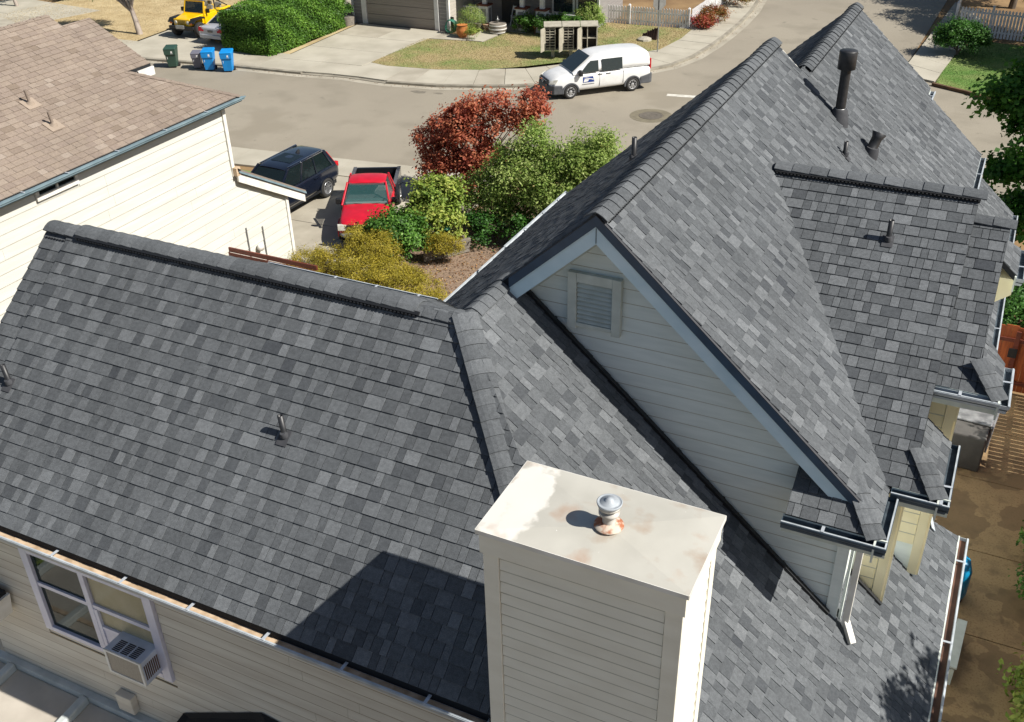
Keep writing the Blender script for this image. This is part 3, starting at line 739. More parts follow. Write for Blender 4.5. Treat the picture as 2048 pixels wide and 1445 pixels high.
MB().prism([(-9.72, 5.979, 4.66), (-9.42, 5.979, 4.63), (-9.06, 5.979, 4.98), (-9.06, 5.979, 5.30)], (0, .0015, 0)).build('cream_quad', W['pane_cream'], wo)  # flat cream quad just behind the lower left pane

# ================================================================== THINGS ON THE HOUSE
ac = thing('window_air_conditioner', 'boxy white window air conditioner jutting out of the sash under the long gutter', 'air conditioner', (-8.29, 5.97, 4.69))
W['acbody'] = pmat('painted_steel_case', hexc('#cdd3df'), .4, hexc('#b9c0ce'), 5)
W['acfront'] = pmat('condenser_fins', hexc('#a89f90'), .6, hexc('#8c8376'), 40, stretch=(8, 1, 1))
bx = MB(); x0, x1, y0, y1, z0, z1 = -.30, .30, -.32, .24, 0, .40
bx.box((x0, y0+.02, z0), (x1, y1, z1)); bx.build('case', W['acbody'], ac, bevel=.01)
m = MB()
for a, b in (((x0, y0, z0), (x0+.035, y0+.019, z1)), ((x1-.035, y0, z0), (x1, y0+.019, z1)), ((x0+.036, y0, z0), (x1-.036, y0+.019, z0+.03)), ((x0+.036, y0, z1-.03), (x1-.036, y0+.019, z1))): m.box(a, b)
m.build('rear_frame', W['trim_white'], ac)
MB().box((x0+.036, y0+.008, z0+.031), (x1-.036, y0+.018, z1-.031)).build('condenser', W['acfront'], ac)
for gx in (-.14, .0, .14):
    m = MB()
    for i in range(7): m.box((gx-.055, -.28+i*.026, z1+.001), (gx+.055, -.28+i*.026+.014, z1+.006))
    m.build('top_louvre', W['black'], ac)
m = MB()
for i in range(9): m.box((x1+.001, -.28+i*.03, .08), (x1+.005, -.28+i*.03+.016, .32))
m.build('side_louvre', W['gutter_rust'], ac)

pc = thing('patio_cover', 'white framed patio cover with beige panels along the tan wall at lower left', 'patio cover', (-9.6, 4.6, 0), world=True)
W['pergola'] = pmat('patio_cover_paint', hexc('#c6cbc9'), .5, hexc('#b2b8b6'), 4)
W['panel'] = pmat('beige_roof_panel', hexc('#beb6aa'), .4, hexc('#aea69a'), 2)
pz = 3.42
MB().box((-11.6, 5.86, pz-.10), (-8.15, 5.97, pz+.07)).build('ledger_beam', W['pergola'], pc, bevel=.01)
for i, x in enumerate((-12.33, -11.02, -9.62, -8.22)):
    m = MB(); m.bar((x, 5.855, pz+.02), (x, 2.4, pz-.22), .12, .14); m.build('rafter', W['pergola'], pc, bevel=.02)
for xa, xb in ((-12.26, -11.09), (-10.95, -9.69), (-9.55, -8.29)):
    m = MB(); m.hexa([(xa, 5.85, pz-.05), (xb, 5.85, pz-.05), (xb, 2.4, pz-.29), (xa, 2.4, pz-.29)], [(xa, 5.85, pz-.03), (xb, 5.85, pz-.03), (xb, 2.4, pz-.27), (xa, 2.4, pz-.27)])
    m.build('roof_panel', W['panel'], pc)
for xa, xb in ((-12.26, -11.09), (-10.95, -9.69), (-9.55, -8.29)):
    MB().box((xa, 4.93, pz-.09), (xb, 5.0, pz-.07)).build('purlin', W['gutter_tan'], pc)
for x in (-11.0, -8.22):
    MB().box((x-.06, 2.5, 0), (x+.06, 2.62, pz-.36)).build('post', W['pergola'], pc)
jb = MB(); jb.box((-8.98, 5.86, 3.56), (-8.70, 5.968, 3.86)); jb.build('junction_box', W['siding_tan'], house, bevel=.01)

aw = thing('door_awning', 'black hipped canvas awning just showing on the tan wall at the bottom edge', 'awning', (-6.6, 5.9, 4.0), world=True)
W['canvas'] = pmat('black_canvas', (.008, .008, .009), .9)
A_, B_, C_ = (-7.85, 5.955, 3.95), (-6.48, 5.955, 4.66), (-5.55, 5.955, 4.55)
MB().hexa([(-8.05, 5.3, 3.55), (-5.3, 5.3, 3.9), C_, B_, A_][::-1], [(-8.05, 5.3, 3.53), (-5.3, 5.3, 3.88), (C_[0], C_[1], 4.5), (B_[0], B_[1], 4.6), (A_[0], A_[1], 3.9)][::-1]).build('canvas', W['canvas'], aw)
MB().bar((-8.05, 5.3, 3.50), (-5.3, 5.3, 3.85), .03, .03).build('front_rail', W['steel'], aw)

pb = thing('planter_box', 'white window box with dark soil fixed to the tan wall at the left edge', 'window box', (-10.98, 5.75, 4.62))
m = MB(); m.hexa([(-.35, -.16, 0), (.35, -.16, 0), (.35, .16, 0), (-.35, .16, 0)], [(-.42, -.22, .36), (.42, -.22, .36), (.42, .17, .36), (-.42, .17, .36)]); m.build('trough', W['trim_white'], pb)
MB().box((-.38, -.19, .361), (.38, .15, .42)).build('soil', W['black'], pb)

def flush_lap_shades():
    for (nm, g), (par, mb) in LAP_SHADES.items(): stuff(mb.build('lap_shade_strips', W[g], par))
    LAP_SHADES.clear()
flush_lap_shades()
# ================================================================== NEIGHBOUR HOUSE
nb = thing('house', 'cream sided house with faded brown shingle roof at the left', 'house', (-22, 15, 0), world=True)
zN = lambda x, y: 6.09-.5*(x+19.5)
NP = [[(-24.06, 4), (-19.5, 4), (-19.5, 20.12), (-24.06, 20.12)], [(-21.5, 20.12), (-19.5, 20.12), (-19.5, 22.12)], [(-23.55, 20.12), (-21.5, 20.12), (-21.5, 21.0), (-23.55, 21.1)]]
m = MB()
for p in NP:
    q = ccw(p); m.hexa([(x, y, zN(x, y)-.10) for x, y in q], [(x, y, zN(x, y)-.004) for x, y in q])
q = [(-24.06, 4), (-28.6, 4), (-28.6, 20.1), (-24.06, 20.1)]
m.hexa([(x, y, 8.37+.5*(x+24.06)-.1) for x, y in q], [(x, y, 8.37+.5*(x+24.06)-.004) for x, y in q])
q = [(-21.5, 20.12), (-19.5, 22.12), (-23.5, 22.12), (-23.5, 20.12)]
zz_ = lambda x, y: 6.07+.5*(22.12-y)
m.hexa([(x, y, zz_(x, y)-.1) for x, y in q], [(x, y, zz_(x, y)-.004) for x, y in q])
nroof = m.build('roof', W['deck'], nb)
up = Vector((-.5, 0, .25)); up = Vector((-1, 0, .5)).normalized()
NPV = [[(-24.06, 9), (-19.5, 9), (-19.5, 20.12), (-24.06, 20.12)], NP[1], NP[2]]
_s = None
roofing(nroof, [(plane((-19.5, 4, 6.09), (0, 1, 0), up), zN, NPV, [.20, .25, .28, .33], tone_even)], W['shingle_old'], .172, .012)
def n_caps(p0, p1, n1, n2):
    global roof
    d = (Vector(p1)-Vector(p0)).normalized(); n1 = Vector(n1).normalized(); n2 = Vector(n2).normalized()
    w1 = d.cross(n1); w2 = d.cross(n2); w1 = w1 if w1.dot(n2) < 0 else -w1; w2 = w2 if w2.dot(n1) < 0 else -w2
    ridge_caps(nroof, p0, p1, w1, w2, half=.13, exp=.24, lift=.02, mat='shingle_old')
n_caps((-19.5, 22.12, 6.09), (-21.5, 20.12, 7.09), (.5, 0, 1), (0, .5, 1))
n_caps((-24.06, 9, 8.37), (-24.06, 20.1, 8.37), (.5, 0, 1), (-.5, 0, 1))
MB().prism([(-21.52, 21.0, 7.0), (-23.55, 21.1, 8.03), (-23.55, 21.1, 7.83), (-21.52, 21.0, 6.8)], (0, .03, 0)).build('rake_board', W['trim_white'], nb)
MB().box((-21.49, 20.45, 6.78), (-21.44, 21.05, 7.01)).build('fascia_board', W['trim_white'], nb)
# gutter along the eave, two-step profile
m = MB()
m.box((-19.50, 4, 5.985), (-19.40, 22.20, 6.06)); g = m.build('gutter', W['bluegrey'], nb, bevel=.006)
MB().box((-19.405, 4, 6.04), (-19.37, 22.22, 6.075)).build('gutter_lip', W['bluegrey'], g)
MB().box((-19.62, 4, 5.93), (-19.47, 22.15, 5.98)).build('fascia_board', W['bluegrey'], g)
for y in (10.2, 12.3, 14.4, 15.7, 17.3, 19.0, 20.6): MB().box((-19.50, y, 6.076), (-19.375, y+.04, 6.09)).build('gutter_strap', W['strap'], g)
# walls and boards
NX = -19.78
MB().prism([(NX, 4, 0), (NX, 23.80, 0), (NX, 23.80, 2.54), (NX, 21.75, 3.77), (NX, 21.60, 3.86), (NX, 21.60, 5.93), (NX, 4, 5.93)], (-7.5, 0, 0)).build('wall', W['siding_n'], nb)
zz = 0.0; E_ = .29; wy0, wy1 = 14.95, 16.22
while zz < 5.9:
    zt = min(zz+E_, 5.92)
    def ymax(q): return 21.54 if q > 3.84 else (23.72 if q < 2.54 else 21.75+(3.77-q)/.6)
    ya, yb = ymax(zz+.001), ymax(zt)
    segs = [(4.0, ya, yb)]
    if zz > 5.4: segs = [(4.0, wy0-.02, wy0-.02), (wy1+.02, ya, yb)]
    for s0, s1, s2 in segs:
        cuts = [s0]
        while cuts[-1] < min(s1, s2)-5.0: cuts.append(cuts[-1]+random.uniform(3.4, 4.9))
        for i, c0 in enumerate(cuts):
            last = i == len(cuts)-1
            c1 = s1 if last else cuts[i+1]; c2 = s2 if last else cuts[i+1]
            lap(nb, (NX, c0+.002, zz), (NX, c1-.002, zz), (NX, c2-.002, zt), (NX, c0+.002, zt), (1, 0, 0), 'siding_n', .024, .008)
    zz += E_
MB().box((NX+.01, 21.55, 3.84), (NX+.06, 21.67, 5.90)).build('corner_board', W['trim_white'], nb, bevel=.005)
MB().box((NX+.01, 23.72, 0), (NX+.06, 23.84, 2.50)).build('corner_board', W['trim_white'], nb, bevel=.005)
wm = MB()
for a, b in (((NX+.005, wy0, 5.60), (NX+.075, wy1, 5.72)), ((NX+.005, wy0, 5.722), (NX+.07, wy0+.09, 5.95)), ((NX+.005, wy1-.09, 5.722), (NX+.07, wy1, 5.95)), ((NX+.005, 15.56, 5.722), (NX+.065, 15.62, 5.95))): wm.box(a, b)
w2 = wm.build('window', W['trim_white'], nb)
for a, b in ((wy0+.09, 15.56), (15.62, wy1-.09)): MB().box((NX+.01, a, 5.72), (NX+.02, b, 5.94)).build('pane', W['carglass'], w2)
# low garage roof running down to the street
MB().prism([(NX+.12, 21.62, 3.94), (NX+.12, 24.54, 2.20), (NX+.12, 24.54, 1.93), (NX+.12, 21.62, 3.67)], (.06, 0, 0)).build('rake_board', W['trim_white'], nb)
MB().prism([(NX+.20, 21.62, 3.99), (NX+.20, 24.59, 2.21), (NX+.20, 24.59, 2.31), (NX+.20, 21.62, 4.09)], (-7.5, 0, 0)).build('garage_roof', W['shingle_old'], nb)
MB().prism([(NX+.185, 21.64, 3.95), (NX+.185, 24.57, 2.205), (NX+.185, 24.57, 2.27), (NX+.185, 21.64, 4.015)], (.05, 0, 0)).build('drip_edge', W['bluegrey'], nb)
MB().box((NX+.03, 21.56, 3.86), (NX+.20, 21.74, 4.10)).build('step_flashing', W['gutter_tan'], nb)
for y in (21.72, 22.45): MB().tube((NX+.05, y, .3), (NX+.05, y, 2.15 if y < 22 else 1.9), .018, n=8).build('conduit', W['steel'], nb)
m = MB(); m.lathe((NX+.06, 22.12, 1.36), [(.05, 0), (.11, .03), (.13, .09), (.11, .14), (.02, .17)], 14, axis=(1, 0, 0)); m.build('dryer_hood', W['trim_white'], nb)
for (y, x) in ((16.9, -21.55), (16.75, -20.75)):
    b = Vector((x, y, zN(x, y)))
    p = MB().tube(b-Vector((0,0,.05)), b+Vector((0, -.05, .38)), .04, n=10).build('vent_pipe', W['shingle_old'], nb)
    f = MB(); f.box((-.18, -.2, 0), (.18, .2, .02)); f.lathe((0, 0, .0), [(.11, .01), (.07, .06), (.045, .10)], 12)
    fo = f.build('pipe_boot', pmat('bare_flashing', hexc('#998a7b'), .7), p); fo.matrix_local = Matrix.Translation(b+Vector((0, 0, .012))) @ Matrix.Rotation(math.atan(.5), 4, 'Y')

# ================================================================== GROUND, STREET, KERBS
def sheet(name, poly, z, mat, h=0):
    p = ccw(poly)
    if h: m = MB(); m.hexa([(x, y, z-h) for x, y in p], [(x, y, z) for x, y in p]); return struct(m.build(name, mat))
    me = bpy.data.meshes.new(name); bm = bmesh.new(); vs = [bm.verts.new((x, y, z)) for x, y in p]; f = bm.faces.new(vs)
    bmesh.ops.triangulate(bm, faces=[f]); bm.to_mesh(me); bm.free(); me.materials.append(mat); return struct(link(name, me))
W['soil'] = pmat('dry_soil', hexc('#8f7450'), .95, hexc('#6f5639'), .5, bump=.3, bscale=30)
def asphalt_mat():
    m, n, l, b = ntree('worn_asphalt'); b.inputs['Roughness'].default_value = .88
    geo = n.new('ShaderNodeNewGeometry'); out = None
    def nz(sc, dt, lo, hi, off=0):
        mp = n.new('ShaderNodeMapping'); mp.inputs['Location'].default_value = (off, off*2, 0); l.new(geo.outputs['Position'], mp.inputs[0])
        z = n.new('ShaderNodeTexNoise'); z.inputs['Scale'].default_value = sc; z.inputs['Detail'].default_value = dt; l.new(mp.outputs[0], z.inputs[0])
        r = n.new('ShaderNodeMapRange'); r.inputs[1].default_value = lo; r.inputs[2].default_value = hi; l.new(z.outputs[0], r.inputs[0]); return r.outputs[0]
    def mix(f, a, c):
        x = n.new('ShaderNodeMix'); x.data_type = 'RGBA'; l.new(f, x.inputs[0])
        if isinstance(a, tuple): x.inputs[6].default_value = (*a, 1)
        else: l.new(a, x.inputs[6])
        x.inputs[7].default_value = (*c, 1); return x.outputs[2]
    c = mix(nz(.12, 6, .35, .65), hexc('#978f80'), hexc('#8b8375'))
    c = mix(nz(.5, 7, .5, .75, 4), c, hexc('#817a6c'))
    c = mix(nz(1.3, 5, .66, .80, 9), c, hexc('#5f594e')); c = mix(nz(.22, 3, .60, .66, 13), c, hexc('#8a8273'))
    c = mix(nz(60, 2, .45, .75, 2), c, hexc('#7b7466'))
    l.new(c, b.inputs['Base Color'])
    zb = n.new('ShaderNodeTexNoise'); zb.inputs['Scale'].default_value = 70; l.new(geo.outputs['Position'], zb.inputs[0])
    bp = n.new('ShaderNodeBump'); bp.inputs['Strength'].default_value = .25; bp.inputs['Distance'].default_value = .01; l.new(zb.outputs[0], bp.inputs['Height']); l.new(bp.outputs[0], b.inputs['Normal'])
    return m
W['asphalt'] = asphalt_mat()
struct(MB().add([(-180, -60, -.03), (90, -60, -.03), (90, 170, -.03), (-180, 170, -.03)], [(0, 1, 2, 3)]).build('ground', W['soil']))
sheet('street', [(-95, 29.2), (-60, 30.2), (-29, 31.8), (-20, 32.9), (-13, 36), (-7, 37.2), (8, 38), (8, 52), (0, 52.5), (-4.8, 56), (-4.2, 90), (-15.8, 90), (-15.2, 63), (-14.8, 56), (-14.95, 52), (-16.6, 48.9), (-19, 46.4), (-21.5, 44.1), (-25, 42.6), (-30, 42.3), (-37, 41.7), (-48, 41), (-95, 38)], 0, W['asphalt'])
# far pavement built slab by slab between its kerb line and its back edge
fk = [(-62, 40.2), (-52, 40.65), (-44, 41.0), (-40.9, 41.3), (-36.7, 41.8), (-32.8, 42.05), (-30.3, 42.4), (-27.8, 42.3), (-25.2, 42.7), (-22.9, 43.5), (-20.9, 44.4), (-19.4, 45.8), (-17.9, 47.3), (-16.7, 48.8), (-15.7, 50.3), (-15.1, 52.4), (-14.85, 55), (-14.75, 57.6), (-14.75, 60.3), (-14.9, 63.5), (-15.3, 67), (-15.8, 72), (-16.4, 80)]
def offset(pl, d):
    out = []
    for i, p in enumerate(pl):
        a = pl[max(i-1, 0)]; b = pl[min(i+1, len(pl)-1)]; t = Vector((b[0]-a[0], b[1]-a[1])).normalized(); out.append((p[0]-t.y*d, p[1]+t.x*d))
    return out
def resample(pl, step):
    out = [pl[0]]; acc = 0
    for a, b in zip(pl[:-1], pl[1:]):
        a = Vector(a); b = Vector(b); L = (b-a).length; t = step-acc
        while t <= L: p = a+(b-a)*(t/L); out.append((p.x, p.y)); t += step
        acc = L-(t-step)
    out.append(pl[-1]); return out
kb0 = offset(fk, 0); kb1 = offset(fk, .18)
m = MB()
for i in range(len(fk)-1):
    a, b, c, d = kb0[i], kb0[i+1], kb1[i+1], kb1[i]
    lo = .05 if -36.5 < fk[i][0] < -29 else .13
    m.hexa([(*a, -.02), (*b, -.02), (*c, -.02), (*d, -.02)], [(*a, lo-.02), (*b, lo-.02), (*c, lo), (*d, lo)])
struct(m.build('kerb', W['kerb']))
gutter_pan = MB(); kp = offset(fk, -.42)
for i in range(len(fk)-1): gutter_pan.add([(*kp[i], .006), (*kp[i+1], .006), (*kb0[i+1], .004), (*kb0[i], .004)], [(0, 1, 2, 3)])
struct(gutter_pan.build('gutter_pan', W['concrete']))
bk = resample(offset(fk, 1.0), 1.55)
pv = struct(MB().box((-62, 39.8, -.03), (-61.9, 39.9, -.02)).build('pavement', W['concrete_pale']))
fkr = resample(fk, 1.55)
in_ = offset(fkr, .185); outw = offset(fkr, 2.9)
for i in range(len(fkr)-1):
    a, b, c, d = [Vector((*p, 0)) for p in (in_[i], in_[i+1], outw[i+1], outw[i])]
    g = .012; t = (b-a).normalized()*g; t2 = (c-d).normalized()*g
    if (b-a).length < .3: continue
    z = .12+random.uniform(-.004, .004)
    lo = -.08 if -35.5 < fkr[i][0] < -30 else 0
    m = MB(); q = [a+t, b-t, c-t2, d+t2]; m.hexa([(p.x, p.y, -.02) for p in q], [(p.x, p.y, z) for p in q])
    m.build('slab', W['concrete_pale'] if random.random() < .85 else W['concrete'], pv)
# driveways across the street
def slabs(name, quad, nx, ny, z, mats, h=.12, gap=.012, parent=None):
    a, b, c, d = [Vector((*p, 0)) for p in quad]
    root = parent or struct(MB().hexa([(p.x, p.y, -.025) for p in (a, b, c, d)], [(p.x, p.y, z-.03) for p in (a, b, c, d)]).build(name, W['kerb']))
    for i in range(nx):
        for j in range(ny):
            f = lambda s, t: (a*(1-s)+b*s)*(1-t)+(d*(1-s)+c*s)*t
            gs = gap/max((b-a).length, .1); gt = gap/max((d-a).length, .1)
            q = [f(i/nx+gs, j/ny+gt), f((i+1)/nx-gs, j/ny+gt), f((i+1)/nx-gs, (j+1)/ny-gt), f(i/nx+gs, (j+1)/ny-gt)]
            zz = z+random.uniform(-.003, .003)
            MB().hexa([(p.x, p.y, z-.029) for p in q], [(p.x, p.y, zz) for p in q]).build('slab', random.choice(mats), root)
    return root
cm = [W['concrete_pale']]*7+[W['concrete']]
slabs('driveway', [(-35.4, 43.9), (-30.5, 44.25), (-29.9, 52.05), (-35.7, 52.1)], 2, 3, .13, cm)
slabs('path', [(-30.45, 50.4), (-27.9, 50.75), (-27.9, 51.85), (-29.9, 51.85)], 2, 1, .125, cm)
slabs('path', [(-27.9, 50.85), (-26.9, 50.9), (-26.6, 54.4), (-28.2, 54.4)], 1, 2, .127, cm)
slabs('driveway', [(-45.4, 43.1), (-39.6, 43.4), (-39.4, 58.0), (-46.4, 57.5)], 2, 4, .12, cm)
slabs('driveway', [(-64, 43.0), (-55.5, 42.6), (-53.5, 49), (-62, 50)], 3, 2, .11, cm)
# near side: parking apron by the neighbour's garage
slabs('driveway', [(-24.6, 23.85), (-17.3, 23.85), (-16.2, 32.9), (-24.4, 32.0)], 3, 3, .02, [W['concrete'], W['concrete_pale'], W['concrete']], h=.05)
nk = [(-60, 30.1), (-29, 31.85), (-20, 32.95), (-13.4, 36.2), (-8, 37.2)]
n0 = offset(nk, -1.9); m = MB()
pn = struct(MB().box((-60, 28, -.03), (-59.9, 28.1, -.02)).build('pavement', W['concrete_pale']))
nr = resample(nk, 1.6); ni = offset(nr, -1.7)
for i in range(len(nr)-1):
    a, b, c, d = [Vector((*p, 0)) for p in (ni[i], ni[i+1], nr[i+1], nr[i])]
    if (b-a).length < .3: continue
    t = (b-a).normalized()*.012
    MB().hexa([(p.x, p.y, -.02) for p in (a+t, b-t, c-t, d+t)], [(p.x, p.y, .055+random.uniform(-.003, .003)) for p in (a+t, b-t, c-t, d+t)]).build('slab', random.choice(cm), pn)
sheet('bounce_patio', [(-13.5, -6), (.4, -6), (.4, 5.98), (-13.5, 5.98)], -.012, W['concrete_pale'])  # pale ground added to bounce neutral light onto the shaded walls
sheet('bounce_gravel', [(-45, -25), (12, -25), (12, -6.02), (-13.52, -6.02), (-13.52, 10), (-19.6, 10), (-19.6, 3.9), (-45, 3.9)], -.012, pmat('bounce_pale_gravel', hexc('#a8a49c'), .95, hexc('#938f86'), .7, bump=.6, bscale=25))  # unseen pale ground, added for the same neutral bounce
# white stop line and manhole
W['roadpaint'] = pmat('road_paint', hexc('#cfccc2'), .7, hexc('#a8a396'), 5, contrast=(.45, .75))
a, b = Vector((-14.4, 45.75, 0)), Vector((-10.6, 46.35, 0)); t = (b-a).normalized(); s = Vector((-t.y, t.x, 0))*.17
struct(MB().add([(*(a-s)[:2], .004), (*(b-s)[:2], .004), (*(b+s)[:2], .004), (*(a+s)[:2], .004)], [(0, 1, 2, 3)]).build('stop_line', W['roadpaint']))
W['stain'] = pmat('oil_stain', hexc('#6c665b'), .8, hexc('#787164'), 6)
for x, y, r in ((-25.6, 41.75, .30), (-24.6, 41.9, .16), (-22.0, 35.6, .14)):
    pts = [(x+1.7*r*math.cos(t)*random.uniform(.6, 1.15), y+r*.7*math.sin(t)*random.uniform(.6, 1.15), .004) for t in [2*math.pi*i/13 for i in range(13)]]
    struct(MB().add(pts, [tuple(range(13))]).build('oil_stain', W['stain']))
mh = thing('manhole_cover', 'round iron manhole cover in a concrete ring, set in the street', 'manhole cover', (-14.08, 42.55, .0))
W['iron'] = pmat('cast_iron', hexc('#6d665b'), .6, hexc('#575148'), 20, bump=.4, bscale=60)
m = MB(); m.lathe((0, 0, 0), [(.95, .002), (.95, .006), (.56, .008), (.56, .0)], 40, smooth=False); m.build('collar', pmat('collar_concrete', hexc('#79725f'), .9, hexc('#6a6353'), 4), mh)
m = MB(); m.lathe((0, 0, .004), [(.53, 0), (.53, .010), (.47, .010), (.46, .006), (.36, .006), (.355, .011), (.27, .011), (.265, .006), (.1, .006), (.09, .012), (.01, .012)], 36, smooth=False); m.build('lid', W['iron'], mh)

# ---- side yard to the right of the house
def patio_mat():
    m, n, l, b = ntree('stained_patio_concrete'); b.inputs['Roughness'].default_value = .8
    geo = n.new('ShaderNodeNewGeometry')
    def nz(sc, dt, lo, hi, off=0):
        mp = n.new('ShaderNodeMapping'); mp.inputs['Location'].default_value = (off, off*2, 0); l.new(geo.outputs['Position'], mp.inputs[0])
        z = n.new('ShaderNodeTexNoise'); z.inputs['Scale'].default_value = sc; z.inputs['Detail'].default_value = dt; l.new(mp.outputs[0], z.inputs[0])
        r = n.new('ShaderNodeMapRange'); r.inputs[1].default_value = lo; r.inputs[2].default_value = hi; l.new(z.outputs[0], r.inputs[0]); return r.outputs[0]
    def mix(f, a, c):
        x = n.new('ShaderNodeMix'); x.data_type = 'RGBA'; l.new(f, x.inputs[0])
        if isinstance(a, tuple): x.inputs[6].default_value = (*a, 1)
        else: l.new(a, x.inputs[6])
        x.inputs[7].default_value = (*c, 1); return x.outputs[2]
    c = mix(nz(.8, 4, .49, .505, 5), hexc('#a38862'), hexc('#876f50'))
    c = mix(nz(2.4, 5, .5, .8), c, hexc('#6e5b42')); c = mix(nz(25, 3, .5, .8), c, hexc('#7c6545'))
    l.new(c, b.inputs['Base Color']); return m
W['patio'] = patio_mat()
sy = struct(MB().box((.4, 5, -.028), (3.1, 24.9, -.022)).build('side_yard', W['kerb']))
ys = [9, 11.3, 13.6, 15.85, 18.35, 20.9, 23.0, 24.9]
for y0, y1 in zip(ys[:-1], ys[1:]):
    MB().box((.42, y0+.012, -.021), (3.08, y1-.012, .0+random.uniform(-.003, .003))).build('slab', W['patio'], sy)
# right-hand street side
slabs('pavement', [(-4.9, 53.0), (-3.2, 52.2), (-2.2, 66), (-4.0, 70)], 1, 9, .10, cm)
W['kerb_brown'] = pmat('brown_edging', hexc('#6d5138'), .9, hexc('#54402e'), 4)
m = MB()
for a, b in (((-3.25, 51.8), (-1.6, 51.0)), ((-1.6, 51.0), (.2, 49.6)), ((.2, 49.6), (2.6, 48.2))): m.bar((*a, .06), (*b, .06), .16, .18)
struct(m.build('lawn_edging', W['kerb_brown']))

flush_lap_shades()
# ================================================================== VEHICLES  (local x = forward, y = left, z = up)
def loft_body(parent, name, st, mat, subsurf=1):
    """st: stations (x, z_bottom, z_belt, half width low, half width at belt, crown)"""
    rings = []
    for x, zb, zt, w, wt, cr in st:
        h = zt-zb
        half = [(0, zb), (w*.82, zb), (w*.97, zb+.10*h+.03), (w, zb+.42*h), (wt+.012, zt-.11*h), (wt*.93, zt), (wt*.5, zt+cr*.8), (0, zt+cr)]
        ring = [(x, -y, z) for y, z in half[::-1]] + [(x, y, z) for y, z in half[1:-1]]
        rings.append(ring)
    m = MB(); k = len(rings[0]); vs = [p for r in rings for p in r]
    fs = [(i*k+j, i*k+(j+1) % k, (i+1)*k+(j+1) % k, (i+1)*k+j) for i in range(len(rings)-1) for j in range(k)]
    m.add(vs, fs, .5, True); m.add(rings[0], [tuple(range(k-1, -1, -1))], .5, True); m.add(rings[-1], [tuple(range(k))], .5, True)
    me = m.mesh(name, mat)
    bm = bmesh.new(); bm.from_mesh(me); bmesh.ops.remove_doubles(bm, verts=bm.verts, dist=1e-4); bmesh.ops.recalc_face_normals(bm, faces=bm.faces); bm.to_mesh(me); bm.free()
    for p in me.polygons: p.use_smooth = True
    o = link(name, me, parent)
    md = o.modifiers.new('sub', 'SUBSURF'); md.levels = subsurf; md.render_levels = subsurf+1
    return o
def tube_loft(parent, name, rings, mat, sub=1):
    m = MB(); k = len(rings[0]); m.add([p for r in rings for p in r], [(i*k+j, i*k+(j+1) % k, (i+1)*k+(j+1) % k, (i+1)*k+j) for i in range(len(rings)-1) for j in range(k)], .5, True)
    m.add(rings[0], [tuple(range(k-1, -1, -1))], .5, True); m.add(rings[-1], [tuple(range(k))], .5, True); me = m.mesh(name, mat)
    for p in me.polygons: p.use_smooth = True
    o = link(name, me, parent); md = o.modifiers.new('sub', 'SUBSURF'); md.levels = sub; md.render_levels = sub+1; return o
def cabin(parent, zb, zt, x0b, x0t, x1t, x1b, yb, yt, paint, glass, side=(.0, .45, .9), roof_mat=None, solid=None, crown=.05, inset=.09):
    """greenhouse of pillars, roof and separate panes; side = split positions along the flank (0 front .. 1 rear)"""
    P = lambda t, s, h: Vector(((x0b+(x1b-x0b)*t)*(1-h)+(x0t+(x1t-x0t)*t)*h, s*(yb*(1-h)+yt*h), zb+(zt-zb)*h))
    rg = []
    for t, dz, k in ((-.04, -.045, .93), (.03, -.005, .99), (.3, .025, 1), (.65, .02, .99), (.93, -.01, .97), (1.04, -.05, .92)):
        c = P(max(0, min(1, t)), 1, 1); x = c.x+(x1t-x0t)*(t-max(0, min(1, t))); w = yt*k; z = zt+dz
        rg.append([(x, -w, z-.05), (x, -w*1.01, z-.012), (x, -w*.86, z+.018), (x, -w*.4, z+crown*.8), (x, w*.4, z+crown*.8), (x, w*.86, z+.018), (x, w*1.01, z-.012), (x, w, z-.05)])
    tube_loft(parent, 'roof', rg, roof_mat or paint)
    m = MB(); m.hexa([P(0, 1, .99), P(0, -1, .99), P(1, -1, .99), P(1, 1, .99)],
                     [P(0, 1, 1)+Vector((-.1, -.12, crown)), P(0, -1, 1)+Vector((-.1, .12, crown)), P(1, -1, 1)+Vector((.1, .12, crown)), P(1, 1, 1)+Vector((.1, -.12, crown))])
    for s in (1, -1):
        for t in list(side):
            w = .07 if t in (0, 1) or t == side[-1] else .055
            MB().bar(P(t, s, 0), P(t, s, 1), w, .06, (0, s, 0)).build('pillar', paint, parent, bevel=.01)
        if side[-1] < 1: 
            m = MB(); m.hexa([P(side[-1], s, 0), P(1, s, 0), P(1, s*.93, 0), P(side[-1], s*.93, 0)], [P(side[-1], s, 1), P(1, s, 1), P(1, s*.93, 1), P(side[-1], s*.93, 1)]); m.build('pillar', paint, parent)
        for a, b in zip(side[:-1], side[1:]):
            if solid and (a, b) in solid: mt = paint
            else: mt = glass
            e = .012
            m = MB(); q = [P(a+e, s, .05), P(b-e, s, .05), P(b-e, s, .97), P(a+e, s, .97)]
            m.hexa(q, [p-Vector((0, s*.008, 0)) for p in q]); m.build('side_window', mt, parent)
    q = [P(0, .93, .03), P(0, -.93, .03), P(0, -.9, .97), P(0, .9, .97)]
    m = MB(); m.hexa(q, [p-Vector((.01, 0, 0)) for p in q]); m.build('windscreen', glass, parent)
    q = [P(1, .90, .08), P(1, -.90, .08), P(1, -.88, .95), P(1, .88, .95)]
    m = MB(); m.hexa(q, [p+Vector((.01, 0, 0)) for p in q]); m.build('rear_window', glass, parent)
    return P
